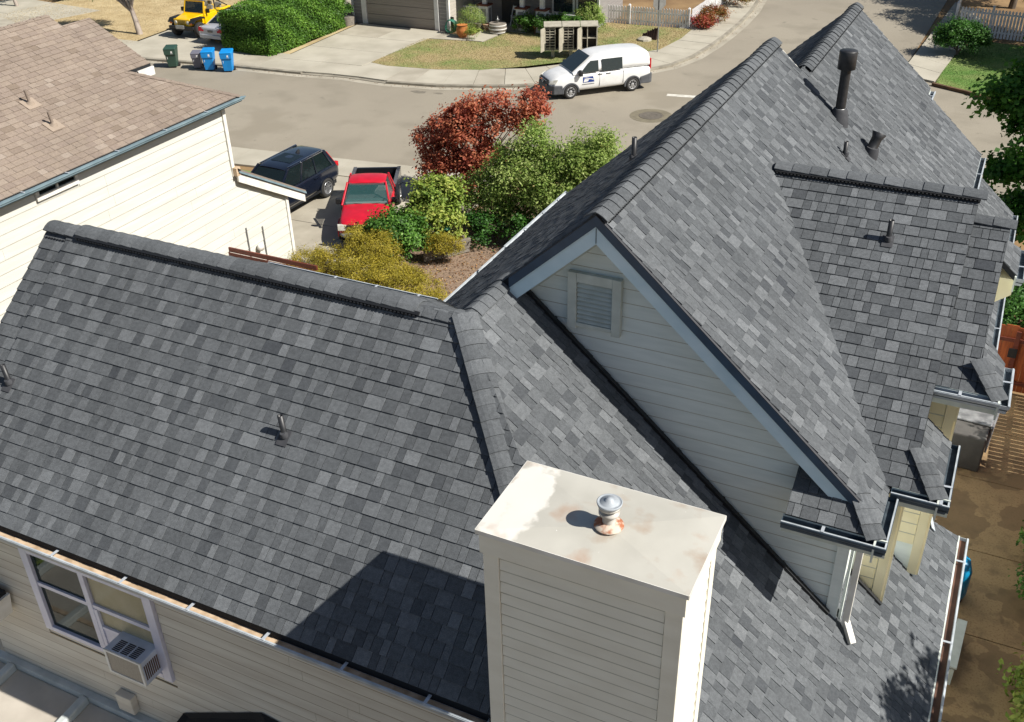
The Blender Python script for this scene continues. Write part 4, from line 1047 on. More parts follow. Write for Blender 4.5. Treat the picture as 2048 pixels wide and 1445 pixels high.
def seats(parent, x, z, rows=(0,), wheel=True, yo=.36):
    m = MB()
    for r in rows:
        for y in (-yo, yo):
            m.box((x-r-.25, y-.24, z), (x-r+.25, y+.24, z+.14)); m.hexa([(x-r-.30, y-.23, z+.1), (x-r-.16, y-.23, z+.1), (x-r-.16, y+.23, z+.1), (x-r-.30, y+.23, z+.1)], [(x-r-.44, y-.2, z+.68), (x-r-.34, y-.2, z+.68), (x-r-.34, y+.2, z+.68), (x-r-.44, y+.2, z+.68)])
            m.box((x-r-.47, y-.13, z+.72), (x-r-.38, y+.13, z+.90))
    m.build('seats', W['seat'], parent, bevel=.03)
    if wheel:
        me = bpy.data.meshes.new('steering_wheel'); bm = bmesh.new()
        R_, r_ = .19, .016; N1, N2 = 20, 6; g = []
        for i in range(N1):
            t = 2*math.pi*i/N1; g.append([bm.verts.new(((R_+r_*math.cos(u))*math.cos(t)*.45*0+0, 0, 0)) for u in []])
        ring = []
        for i in range(N1):
            t = 2*math.pi*i/N1; row = []
            for j in range(N2):
                u = 2*math.pi*j/N2; a = (R_+r_*math.cos(u)); y = a*math.cos(t); w = a*math.sin(t); d = r_*math.sin(u)
                row.append(bm.verts.new((x+.42-.42*w+.9*d, yo+y, z+.42+.9*w+.42*d)))
            ring.append(row)
        for i in range(N1):
            for j in range(N2): bm.faces.new((ring[i][j], ring[(i+1) % N1][j], ring[(i+1) % N1][(j+1) % N2], ring[i][(j+1) % N2]))
        bm.to_mesh(me); bm.free(); me.materials.append(W['black']); sw = link('steering_wheel', me, parent)
        MB().bar((x+.43, yo-.17, z+.43), (x+.43, yo+.17, z+.43), .03, .02).build('spoke', W['black'], sw)
def wheel(parent, x, y, r, w, rim_mat, spokes=5, s=1, dish=.03):
    m = MB(); m.lathe((x, y-s*w/2, r), [(r*.62, 0), (r*.93, .01), (r, .05), (r, w-.05), (r*.93, w-.008), (r*.66, w), (r*.62, w-.05)], 28, axis=(0, s, 0))
    t = m.build('wheel', W['tyre'], parent)
    m = MB(); m.lathe((x, y-s*w/2, r), [(r*.64, w-.05), (r*.64, w+.002), (r*.58, w-.006), (r*.55, w-.07), (r*.1, w-.07)], 26, axis=(0, s, 0))
    m.build('rim', W['black'] if spokes else rim_mat, t)
    m = MB(); yy = y+s*(w/2-dish)
    if spokes:
        m.lathe((x, y-s*w/2, r), [(r*.655, w-.03), (r*.65, w+.004), (r*.57, w-.004), (r*.57, w-.04)], 26, axis=(0, s, 0))
        for k in range(spokes):
            a = 2*math.pi*k/spokes+.3
            m.bar((x, yy, r), (x+math.cos(a)*r*.6, yy, r+math.sin(a)*r*.6), .05 if spokes < 8 else .035, .04, (0, 1, 0))
        m.lathe((x, yy-s*.02, r), [(r*.17, 0), (r*.15, .035), (.01, .04)], 14, axis=(0, s, 0))
    else:
        m.lathe((x, yy-s*.02, r), [(r*.45, 0), (r*.40, .03), (r*.3, .012), (r*.18, .045), (.01, .05)], 20, axis=(0, s, 0))
        for k in range(8):
            a = 2*math.pi*k/8; m.box((x+math.cos(a)*r*.5-.025, yy-.012, r+math.sin(a)*r*.5-.025), (x+math.cos(a)*r*.5+.025, yy+.012, r+math.sin(a)*r*.5+.025))
    m.build('wheel_cover', rim_mat, t)
def arch(parent, x, y, r, s, mat, w=.05, depth=.02):
    m = MB(); N = 18; pts = []
    for i in range(N+1):
        a = -.12+(math.pi+.24)*i/N; pts.append((math.cos(a), math.sin(a)))
    for i in range(N):
        (c0, s0), (c1, s1) = pts[i], pts[i+1]
        m.hexa([(x+c0*r, y, r*.88+s0*r), (x+c1*r, y, r*.88+s1*r), (x+c1*(r+w), y, r*.88+s1*(r+w)), (x+c0*(r+w), y, r*.88+s0*(r+w))],
               [(x+c0*r, y+s*depth, r*.88+s0*r), (x+c1*r, y+s*depth, r*.88+s1*r), (x+c1*(r+w), y+s*depth, r*.88+s1*(r+w)), (x+c0*(r+w), y+s*depth, r*.88+s0*(r+w))])
    o = m.build('wheel_arch', mat, parent)
    m = MB(); m.add([(x+c*r, y+s*.006, max(r*.88+q*r, .2)) for c, q in pts], [tuple(range(N+1))]); m.build('wheel_well', W['black'], o)
def heading(dx, dy): return math.atan2(dy, dx)
def paint(name, col, rough=.3, coat=.8, c2=None): return pmat(name, col, rough, c2 or tuple(c*.9 for c in col), 3, spec=.5, coat=coat)

# ---- white mail van
W['vanwhite'] = paint('van_white_paint', (.78, .78, .77)); W['vangrey'] = pmat('grey_bumper_plastic', hexc('#55575b'), .6, hexc('#47494d'), 6)
van = thing('delivery_van', 'white mail delivery van with blue eagle emblem, driving along the street', 'van', (-17.90, 45.25, .0), heading(-.711, -.704))
st = [(-2.52, .55, 1.0, .86, .86, .01), (-2.50, .42, 1.08, .93, .93, .01), (-2.2, .30, 1.12, .95, .955, .0), (-1.0, .28, 1.12, .955, .96, .0), (.6, .28, 1.12, .955, .96, .0), (1.25, .28, 1.14, .955, .95, .03), (1.75, .30, 1.10, .95, .90, .05), (2.25, .34, .98, .91, .80, .06), (2.50, .40, .80, .80, .66, .04), (2.56, .48, .70, .66, .55, .0)]
loft_body(van, 'body', st, W['vanwhite'])
def box_ring(x, zb, zt, yb, yt, c=.12): return [(x, -yb, zb), (x, -yb*.99, zb+(zt-zb)*.4), (x, -yt, zt-c), (x, -yt*.85, zt), (x, yt*.85, zt), (x, yt, zt-c), (x, yb*.99, zb+(zt-zb)*.4), (x, yb, zb)]
tube_loft(van, 'upper_body', [box_ring(-2.50, 1.0, 1.50, .84, .78), box_ring(-2.47, 1.0, 1.78, .92, .80), box_ring(-2.25, 1.0, 1.90, .945, .82), box_ring(-1.0, 1.0, 1.94, .95, .83), box_ring(.15, 1.0, 1.92, .95, .82), box_ring(.55, 1.0, 1.80, .95, .80), box_ring(1.0, 1.02, 1.50, .95, .84), box_ring(1.45, 1.02, 1.20, .94, .88, .03)], W['vanwhite'])
def panel(parent, name, q, mat, th=.012, n=None):
    q = [Vector(p) for p in q]; n = (q[1]-q[0]).cross(q[2]-q[0]).normalized() if n is None else Vector(n)
    m = MB(); m.hexa(q, [p+n*th for p in q]); return m.build(name, mat, parent)
W['vanglass'] = glass_mat('van_glass', (.03, .045, .05), .15)
panel(van, 'windscreen', [(1.46, .78, 1.20), (1.46, -.78, 1.20), (.54, -.66, 1.83), (.54, .66, 1.83)], W['vanglass'], n=(.57, 0, .82))
for s in (1, -1):
    panel(van, 'side_window', [(1.12, s*.955, 1.16), (.20, s*.958, 1.16), (.20, s*.885, 1.66), (.60, s*.885, 1.66)], W['vanglass'], .014, (0, s, 0))
    panel(van, 'side_window', [(.03, s*.958, 1.15), (-1.02, s*.958, 1.15), (-1.02, s*.885, 1.68), (.03, s*.885, 1.68)], W['vanglass'], .014, (0, s, 0))
    m = MB(); m.box((1.05, s*.96-.06, 1.05), (1.20, s*1.16, 1.30)) if s > 0 else m.box((1.05, s*1.16, 1.05), (1.20, s*.96+.06, 1.30))
    m.build('mirror', W['black'], van, bevel=.03)
    for x in (.12, -.30): MB().box((x-.12, s*.96-.01, 1.00), (x+.10, s*.96+.02, 1.035)).build('door_handle', W['vangrey'], van)
    for x in (.13, -1.08): MB().box((x-.006, s*.955-.006, .45), (x+.006, s*.955+.010, 1.1)).build('door_seam', W['vangrey'], van)
    for x in (1.58, -1.58): arch(van, x, s*.945, .37, s, W['vangrey'], .06, .03); wheel(van, x, s*.86, .335, .22, W['hubgrey'], 0, s)
    MB().box((-2.545, s*.80-.09, .95), (-2.47, s*.80+.09, 1.45)).build('tail_lamp', W['redlight'], van, bevel=.02)
    m = MB(); m.hexa([(2.30, s*.86, .74), (2.52, s*.62, .72), (2.44, s*.60, .86), (2.16, s*.83, .93)], [(2.335, s*.885, .75), (2.555, s*.645, .73), (2.475, s*.625, .87), (2.195, s*.855, .94)]); m.build('headlamp', W['lamp'], van)
m = MB(); m.hexa([(1.98, -.975, .25), (2.42, -.90, .25), (2.66, -.55, .27), (2.66, .55, .27), (2.42, .90, .25), (1.98, .975, .25)], [(1.98, -.975, .66), (2.40, -.90, .70), (2.62, -.55, .66), (2.62, .55, .66), (2.40, .90, .70), (1.98, .975, .66)]); m.build('front_bumper', W['vangrey'], van, bevel=.05)
m = MB(); m.hexa([(-1.96, -.975, .32), (-1.96, .975, .32), (-2.45, .96, .30), (-2.62, .85, .32), (-2.62, -.85, .32), (-2.45, -.96, .30)], [(-1.96, -.975, .66), (-1.96, .975, .66), (-2.45, .96, .78), (-2.62, .85, .76), (-2.62, -.85, .76), (-2.45, -.96, .78)]); m.build('rear_bumper', W['vangrey'], van, bevel=.04)
m = MB(); m.hexa([(2.53, .52, .64), (2.53, -.52, .64), (2.50, -.50, .88), (2.50, .50, .88)], [(2.63, .50, .66), (2.63, -.50, .66), (2.57, -.48, .88), (2.57, .48, .88)]); gr = m.build('grille', W['black'], van)
for k in range(4): MB().box((2.60, -.46, .68+k*.05), (2.645, .46, .695+k*.05)).build('grille_bar', W['vangrey'], gr)
MB().lathe((2.60, 0, .78), [(.11, 0), (.11, .05), (.09, .05), (.09, .03), (.02, .03)], 20, axis=(1, 0, 0)).build('badge', W['chrome'], gr)
MB().box((-2.3, -.78, .30), (2.2, .78, .5)).build('underbody', W['black'], van)
# blue emblem with a white eagle head in flight
W['mailblue'] = pmat('mail_blue', hexc('#173a86'), .4); 
for s in (1,):
    y = s*.962
    em = MB().add([(.98, y, .70), (.98, y, .96), (.48, y, .96), (.40, y, .70)], [(0, 1, 2, 3)]); em.add([(.98, y-.01, .70), (.98, y-.01, .96), (.48, y-.01, .96), (.40, y-.01, .70)], [(0, 3, 2, 1)])
    eo = em.build('emblem', W['mailblue'], van)
    e2 = MB(); e2.hexa([(.96, y+.001, .925), (.80, y+.001, .925), (.46, y+.001, .84), (.44, y+.001, .79)][::-1], [(.96, y+.004, .925), (.80, y+.004, .925), (.46, y+.004, .84), (.44, y+.004, .79)][::-1])
    e2.hexa([(.90, y+.001, .87), (.66, y+.001, .83), (.74, y+.001, .74), (.95, y+.001, .72)], [(.90, y+.004, .87), (.66, y+.004, .83), (.74, y+.004, .74), (.95, y+.004, .72)])
    e2.build('eagle', W['vanwhite'], eo)
    MB().box((.40, y-.004, .612), (1.02, y+.003, .632)).build('lettering_line', W['vangrey'], van)

# ---- red pickup
W['red'] = paint('faded_red_paint', hexc('#c4132b'), .42, .4, hexc('#b01427')); W['bedblack'] = paint('black_truck_paint', (.014, .015, .018), .3)
tk = thing('pickup_truck', 'red pickup truck with black open bed, parked behind the bushes', 'pickup truck', (-19.32, 27.72, .02), heading(.435, -.90))
st = [(-.62, .36, 1.00, .80, .80, .0), (-.4, .34, 1.02, .85, .86, .0), (.3, .33, 1.03, .86, .86, .02), (.75, .33, 1.03, .86, .85, .04), (1.3, .35, 1.00, .86, .80, .06), (1.9, .38, .96, .85, .77, .06), (2.22, .44, .90, .80, .70, .04), (2.30, .52, .82, .72, .62, .0)]
loft_body(tk, 'body', st, W['red'])
cabin(tk, 1.01, 1.60, .98, .35, -.48, -.66, .82, .66, W['red'], W['carglass_teal'], side=(0, .78, 1))
seats(tk, .15, .55, (0,)); MB().box((-.5, -.69, 1.0), (.54, .69, 1.085)).build('cabin_trim', W['interior'], tk)
MB().box((.55, -.72, .9), (.96, .72, 1.10)).build('dashboard', pmat('teal_grey_dash', hexc('#5d6f6d'), .8), tk, bevel=.04)
b = MB(); B0, B1 = -2.50, -.70
for s in (1, -1):
    y0, y1 = sorted((s*.86, s*.74)); b.box((B0, y0, .42), (B1, y1, 1.06))
b.box((B0, -.739, .42), (B0+.09, .739, 1.06)); b.box((B1-.08, -.739, .42), (B1, .739, 1.06)); b.box((B0+.091, -.739, .50), (B1-.081, .739, .62))
bed = b.build('bed', W['bedblack'], tk, bevel=.015)
m = MB()
for i in range(13): m.box((B0+.1, -.66+i*.11, .621), (B1-.09, -.62+i*.11, .635))
m.build('bed_ribs', W['bedblack'], bed)
for s in (1, -1):
    m = MB(); m.hexa([(B0+.02, s*.745, 1.061), (B1, s*.745, 1.061), (B1, s*.87, 1.061), (B0+.02, s*.87, 1.061)], [(B0+.02, s*.745, 1.085), (B1, s*.745, 1.085), (B1, s*.87, 1.085), (B0+.02, s*.87, 1.085)]); m.build('bed_rail', W['vangrey'], bed)
    for x in (1.52, -1.55): arch(tk, x, s*.855, .38, s, W['red'] if x > 0 else W['bedblack'], .04, .03); wheel(tk, x, s*.79, .345, .22, W['alloy'], 6, s)
    m = MB(); yy = sorted((s*.86, s*1.05)); m.box((.72, yy[0], 1.0), (.86, yy[1], 1.2)); m.build('mirror', W['black'], tk, bevel=.03)
    m = MB(); yy = sorted((s*.82, s*.52)); m.hexa([(2.20, yy[0], .66), (2.20, yy[1], .66), (2.20, yy[1], .86), (2.20, yy[0], .86)], [(2.33, yy[0]*.97, .68), (2.33, yy[1]*.97, .68), (2.29, yy[1]*.97, .85), (2.29, yy[0]*.97, .85)]); m.build('headlamp', W['lamp'], tk)
    m = MB(); yy = sorted((s*.86, s*.70)); m.box((B0-.02, yy[0], .68), (B0+.03, yy[1], 1.0)); m.build('tail_lamp', W['redlight'], tk)
    MB().bar((.98, s*.05+.05, 1.045), (.93, s*.62, 1.08), .02, .015).build('wiper', W['black'], tk)
for s in (1, -1):
    for x in (.92, -.42): MB().box((x-.006, s*.862-.008, .45), (x+.006, s*.862+.010, 1.0)).build('door_seam', W['black'], tk)
    MB().box((-.34, s*.865-.01, .88), (-.16, s*.865+.02, .92)).build('door_handle', W['black'], tk)
m = MB(); m.box((2.24, -.50, .66), (2.32, .50, .85)); gr = m.build('grille', W['black'], tk)
for k in range(2): MB().box((2.31, -.52, .70+k*.09), (2.345, .52, .735+k*.09)).build('grille_bar', W['chrome'], gr)
tube_loft(tk, 'front_bumper', [[(2.05, s_*.87, z_) for s_, z_ in ((-1, .42), (-1, .63), (1, .63), (1, .42))], [(2.35, s_*.84, z_) for s_, z_ in ((-1, .38), (-1, .63), (1, .63), (1, .38))], [(2.48, s_*.6, z_) for s_, z_ in ((-1, .38), (-1, .62), (1, .62), (1, .38))]], pmat('grey_bumper', hexc('#77797b'), .5))
MB().box((2.40, -.50, .42), (2.49, .50, .53)).build('air_intake', W['black'], tk)
MB().box((-2.3, -.7, .3), (2.1, .7, .5)).build('underbody', W['black'], tk)

# ---- dark suv
W['suvpaint'] = paint('deep_blue_black_paint', (.007, .010, .020), .2, 1.0)
sv_ = thing('suv', 'dark blue estate SUV parked beside the cream garage', 'SUV', (-23.0, 27.55, .02), heading(-.03, -1))
st = [(-2.36, .55, 1.00, .80, .80, .0), (-2.30, .42, 1.10, .90, .86, .0), (-1.9, .34, 1.14, .94, .89, .0), (-.8, .30, 1.12, .94, .90, .0), (.5, .30, 1.08, .94, .90, .02), (1.05, .30, 1.06, .94, .88, .05), (1.6, .33, 1.02, .94, .82, .07), (2.1, .36, .94, .90, .76, .06), (2.38, .42, .82, .80, .66, .02), (2.45, .5, .72, .7, .6, .0)]
loft_body(sv_, 'body', st, W['suvpaint'])
P = cabin(sv_, 1.06, 1.66, 1.15, .30, -1.85, -2.18, .86, .66, W['suvpaint'], W['carglass'], side=(0, .36, .64, .93), crown=.04)
seats(sv_, .10, .55, (0, .85)); MB().box((.72, -.76, .9), (1.15, .76, 1.04)).build('dashboard', W['interior'], sv_, bevel=.04)
for s in (1, -1):
    MB().bar((.25, s*.61, 1.685), (-1.80, s*.61, 1.69), .035, .035).build('roof_rail', W['chrome'], sv_)
    for a, c in ((P(0.02, s, 0.02), P(.93, s, 0.02)), (P(0.02, s, 1), P(.93, s, 1)), (P(.93, s, 0.02), P(.93, s, 1))):
        a = a+Vector((0, s*.018, 0)); c = c+Vector((0, s*.018, 0)); MB().bar(a, c, .016, .016).build('window_trim', W['chrome'], sv_)
    for x in (1.45, -1.42): arch(sv_, x, s*.935, .40, s, W['suvpaint'], .04, .02); wheel(sv_, x, s*.85, .37, .24, W['alloy'], 10, s)
    MB().box((-1.0, s*.94-.02, .36), (1.0, s*.94+.025, .42)).build('sill_trim', W['black'], sv_)
    for x in (.15, -.85): MB().box((x-.13, s*.925-.01, .93), (x+.09, s*.925+.03, .965)).build('door_handle', W['suvpaint'], sv_)
    m = MB(); yy = sorted((s*.92, s*1.10)); m.box((.80, yy[0], 1.06), (.95, yy[1], 1.24)); m.build('mirror', W['suvpaint'], sv_, bevel=.04)
    MB().bar((-2.17, s*.80, 1.10), (-1.93, s*.655, 1.56), .07, .05).build('tail_lamp', W['redlight'], sv_, bevel=.015)
    MB().box((-2.35, s*.78-.08, .90), (-2.16, s*.78+.08, 1.10)).build('tail_lamp', W['redlight'], sv_, bevel=.03)
m = MB(); m.hexa([(-1.0, -.04, 1.70), (-1.2, -.04, 1.70), (-1.2, .04, 1.70), (-1.0, .04, 1.70)], [(-1.12, -.01, 1.80), (-1.22, -.01, 1.80), (-1.22, .01, 1.80), (-1.12, .01, 1.80)]); m.build('aerial_fin', W['black'], sv_)
MB().box((-.9, -.42, 1.700), (-.1, .42, 1.712)).build('glass_roof_panel', W['carglass'], sv_)
MB().box((-2.2, -.78, .28), (2.1, .78, .5)).build('underbody', W['black'], sv_)

# ---- yellow off-roader
W['yellow'] = paint('bright_yellow_paint', hexc('#f2c100'), .35, .6); W['softtop'] = pmat('grey_hard_top', hexc('#6d675f'), .8, hexc('#57524b'), 5)
jp = thing('offroad_vehicle', 'yellow open off-roader with chunky tyres, parked on the dry verge', 'off-roader', (-43.45, 47.25, .12), heading(.05, -1))
m = MB(); m.hexa([(-1.75, -.76, .55), (.75, -.76, .55), (.75, .76, .55), (-1.75, .76, .55)], [(-1.75, -.76, 1.15), (.75, -.76, 1.15), (.75, .76, 1.15), (-1.75, .76, 1.15)]); m.build('body', W['yellow'], jp, bevel=.04)
m = MB(); m.hexa([(.75, -.70, .62), (1.85, -.52, .66), (1.85, .52, .66), (.75, .70, .62)], [(.75, -.70, 1.17), (1.80, -.50, 1.08), (1.80, .50, 1.08), (.75, .70, 1.17)]); m.build('bonnet', W['yellow'], jp, bevel=.04)
m = MB(); m.box((1.81, -.56, .60), (1.90, .56, 1.06)); gr = m.build('grille', W['yellow'], jp, bevel=.02)
for i in range(7): MB().box((1.895, -.27+i*.08, .72), (1.905, -.235+i*.08, 1.0)).build('grille_slot', W['black'], gr)
for s in (1, -1):
    MB().lathe((1.88, s*.42, .88), [(.10, 0), (.10, .03), (.08, .045), (.01, .05)], 16, axis=(1, 0, 0)).build('headlamp', W['lamp'], jp)
    m = MB(); yy = sorted((s*.54, s*.92)); m.hexa([(.98, yy[0], .95), (1.10, yy[0], 1.02), (1.10, yy[1], 1.02), (.98, yy[1], .95)], [(.90, yy[0], 1.0), (1.06, yy[0], 1.10), (1.06, yy[1], 1.10), (.90, yy[1], 1.0)]); m.box((1.06, yy[0], 1.02), (1.78, yy[1], 1.09)); m.hexa([(1.78, yy[0], 1.02), (1.95, yy[0], .86), (1.95, yy[1], .86), (1.78, yy[1], 1.02)], [(1.78, yy[0], 1.09), (2.0, yy[0], .90), (2.0, yy[1], .90), (1.78, yy[1], 1.09)]); m.build('mudguard', W['black'] if s > 0 else W['black'], jp)
    m = MB(); yy = sorted((s*.77, s*.92)); m.box((-1.75, yy[0], .98), (-.75, yy[1], 1.06)); m.build('mudguard', W['black'], jp)
    for x in (1.40, -1.25): wheel(jp, x, s*.80, .42, .28, W['alloy'], 8, s)
    MB().bar((.72, s*.70, 1.15), (.52, s*.66, 1.80), .07, .06).build('pillar', W['yellow'], jp)
    MB().bar((-.35, s*.70, 1.15), (-.38, s*.66, 1.80), .06, .06).build('roll_bar', W['black'], jp); MB().bar((-.38, s*.66, 1.80), (-1.5, s*.68, 1.20), .05, .05).build('roll_bar', W['black'], jp)
    m = MB(); yy = sorted((s*.70, s*.755)); m.hexa([(.66, yy[0], 1.16), (-.30, yy[0], 1.16), (-.30, yy[1], 1.16), (.66, yy[1], 1.16)], [(.60, yy[0], 1.34), (-.30, yy[0], 1.22), (-.30, yy[1], 1.22), (.60, yy[1], 1.34)]); m.build('door', W['yellow'], jp)
    m = MB(); yy = sorted((s*.80, s*.98)); m.box((.50, yy[0], 1.2), (.62, yy[1], 1.42)); m.build('mirror', W['black'], jp)
    MB().box((1.93, s*.72-.07, .80), (1.99, s*.72+.07, .9)).build('indicator', pmat('amber_lens', hexc('#e07a10'), .3), jp)
m = MB()
for a, b in (((.72, -.70, 1.15), (.72, .70, 1.15)), ((.52, -.66, 1.80), (.52, .66, 1.80))): m.bar(a, b, .06, .07)
m.build('windscreen_frame', W['yellow'], jp)
q = [(.715, .68, 1.17), (.715, -.68, 1.17), (.525, -.64, 1.78), (.525, .64, 1.78)]; panel(jp, 'windscreen', q, W['carglass'], .01, (1, 0, .2))
MB().box((-.40, -.68, 1.82), (.55, .68, 1.87)).build('roof', W['softtop'], jp, bevel=.02)
MB().box((1.92, -.86, .55), (2.06, .86, .70)).build('front_bumper', W['black'], jp, bevel=.02)
MB().box((2.06, -.28, .58), (2.18, .28, .78)).build('winch', W['steel'], jp, bevel=.03)
seats(jp, .05, .75, (0, .8)); MB().box((-1.7, -.6, .4), (1.8, .6, .6)).build('underbody', W['black'], jp)

# ---- silver saloon, only its tail beyond the hedge
W['silver'] = paint('silver_paint', (.42, .43, .46), .3, .8)
sd_ = thing('saloon_car', 'silver saloon car parked beside the yellow off-roader, its nose behind the hedge', 'car', (-40.75, 47.05, .12), heading(.03, 1))
st = [(-2.30, .45, .86, .76, .74, .0), (-2.24, .36, .96, .86, .80, .0), (-1.9, .30, .98, .90, .83, .03), (-1.2, .28, .96, .91, .84, .04), (.2, .28, .93, .91, .84, .04), (1.0, .28, .92, .91, .82, .05), (1.7, .30, .84, .90, .76, .06), (2.2, .36, .72, .82, .66, .03), (2.33, .42, .62, .7, .56, .0)]
loft_body(sd_, 'body', st, W['silver'])
cabin(sd_, .95, 1.42, 1.15, .35, -.75, -1.65, .80, .58, W['silver'], W['carglass'], side=(0, .42, .82), crown=.03)
seats(sd_, .1, .45, (0, .85), wheel=False)
for s in (1, -1):
    for x in (1.4, -1.38): arch(sd_, x, s*.90, .35, s, W['silver'], .03, .02); wheel(sd_, x, s*.83, .32, .2, W['alloy'], 5, s)
    m = MB(); yy = sorted((s*.86, s*.50)); m.hexa([(-2.20, yy[0], .70), (-2.20, yy[1], .70), (-2.18, yy[1], .90), (-2.18, yy[0], .90)], [(-2.31, yy[0]*.98, .70), (-2.31, yy[1], .70), (-2.27, yy[1], .90), (-2.27, yy[0]*.98, .90)]); m.build('tail_lamp', W['redlight'], sd_)
MB().box((-2.36, -.78, .34), (-2.25, .78, .56)).build('rear_bumper', W['silver'], sd_, bevel=.03)
MB().box((-2.325, -.17, .68), (-2.31, .17, .80)).build('number_plate', W['suvpaint'], sd_)
MB().box((-2.1, -.75, .25), (2.0, .75, .45)).build('underbody', W['black'], sd_)
# ================================================================== HOUSE ACROSS THE STREET
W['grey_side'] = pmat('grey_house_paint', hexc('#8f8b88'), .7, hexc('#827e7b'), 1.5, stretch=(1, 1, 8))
W['grey_lit'] = pmat('sunlit_grey_house_paint', hexc('#b3aca2'), .7, hexc('#a69f95'), 1.5, stretch=(1, 1, 8))  # same house paint, lightened for the wall that faces the sun
W['garage'] = pmat('garage_door_paint', hexc('#948b82'), .6, hexc('#887f76'), 2, stretch=(.4, 1, 9))
W['whitetrim2'] = pmat('bright_trim', hexc('#e4e2de'), .5)
ah = thing('house', 'grey house with wide brown-grey garage door and porch across the street', 'house', (-31, 56, 0), world=True)
MB().box((-36.3, 52.3, 0), (-29.72, 59, 3.0)).build('wall', W['grey_side'], ah)
MB().box((-29.73, 55.2, 0), (-22.0, 60, 3.0)).build('wall', W['grey_side'], ah)
def hboards(parent, x0, x1, y, z0, z1, e, mat, n=(0, -1, 0)):
    z = z0
    while z < z1-.01: lap(parent, (x0, y, z), (x1, y, z), (x1, y, min(z+e, z1)), (x0, y, min(z+e, z1)), n, mat, .02, .005); z += e
hboards(ah, -36.3, -35.62, 52.3, .1, 2.9, .2, 'grey_side'); hboards(ah, -30.33, -29.82, 52.3, .1, 2.9, .2, 'grey_side')
z = .1
while z < 2.9:
    lap(ah, (-29.72, 52.35, z), (-29.72, 55.2, z), (-29.72, 55.2, z+.2), (-29.72, 52.35, z+.2), (1, 0, 0), 'grey_lit', .02, .005); z += .2
for a, b in (((-35.6, 52.2, .1), (-35.28, 52.3, 2.7)), ((-30.62, 52.2, .1), (-30.36, 52.3, 2.7)), ((-35.28, 52.2, 2.45), (-30.62, 52.3, 2.7))): MB().box(a, b).build('door_trim', W['whitetrim2'], ah)
MB().box((-29.83, 52.25, .05), (-29.68, 52.40, 2.95)).build('corner_board', W['whitetrim2'], ah)
MB().box((-36.34, 52.25, .05), (-36.2, 52.4, 2.95)).build('corner_board', W['whitetrim2'], ah)
gd = MB().box((-35.28, 52.30, .1), (-30.62, 52.33, 2.45)).build('garage_door', W['garage'], ah)
for k in range(4): MB().box((-35.27, 52.265, .12+k*.585), (-30.63, 52.299, .12+k*.585+.57)).build('door_panel', W['garage'], gd, bevel=.008)
MB().box((-29.73, 53.4, 0), (-25.4, 55.3, .16)).build('porch_floor', W['concrete'], ah)
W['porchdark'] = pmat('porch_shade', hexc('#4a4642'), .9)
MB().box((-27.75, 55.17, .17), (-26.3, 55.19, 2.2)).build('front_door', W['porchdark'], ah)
MB().prism([(-37.0, 51.7, 2.95), (-29.2, 51.7, 2.95), (-29.2, 56, 4.6), (-37.0, 56, 4.6)], (0, 0, .12)).build('roof', W['shingle_old'], ah)
MB().prism([(-29.9, 53.2, 2.7), (-21.6, 53.2, 2.7), (-21.6, 58, 4.4), (-29.9, 58, 4.4)], (0, 0, .12)).build('roof', W['shingle_old'], ah)
for x in (-28.25, -25.85, -24.6):
    p = MB().box((x-.30, 53.75, .1), (x+.30, 54.25, 1.35)).build('porch_pier', W['whitetrim2'], ah)
    MB().box((x-.17, 53.735, .3), (x+.17, 53.749, 1.2)).build('pier_panel', W['grey_side'], p)
    MB().box((x+.301, 53.87, .3), (x+.315, 54.13, 1.2)).build('pier_panel', W['grey_side'], p)
    MB().box((x-.36, 53.68, 1.351), (x+.36, 54.32, 1.43)).build('pier_cap', W['cedar_dark'], p)
    MB().box((x-.12, 53.9, 1.43), (x+.12, 54.12, 2.75)).build('porch_post', W['whitetrim2'], ah)
for xa, xb in ((-29.70, -28.56), (-24.29, -22.6)):
    r_ = MB().box((xa, 53.96, 1.15), (xb, 54.04, 1.22)).build('railing', W['whitetrim2'], ah)
    MB().box((xa, 53.97, .22), (xb, 54.03, .28)).build('bottom_rail', W['whitetrim2'], r_)
    n = int((xb-xa)/.16)
    for i in range(n): MB().box((xa+.06+i*.16, 53.98, .28), (xa+.10+i*.16, 54.02, 1.15)).build('baluster', W['whitetrim2'], r_)
for x in (-24.5, -23.0):
    w_ = MB().box((x, 55.12, .95), (x+1.4, 55.2, 2.2)).build('window', W['whitetrim2'], ah); MB().box((x+.12, 55.10, 1.07), (x+1.28, 55.12, 2.08)).build('pane', W['vanglass'], w_)

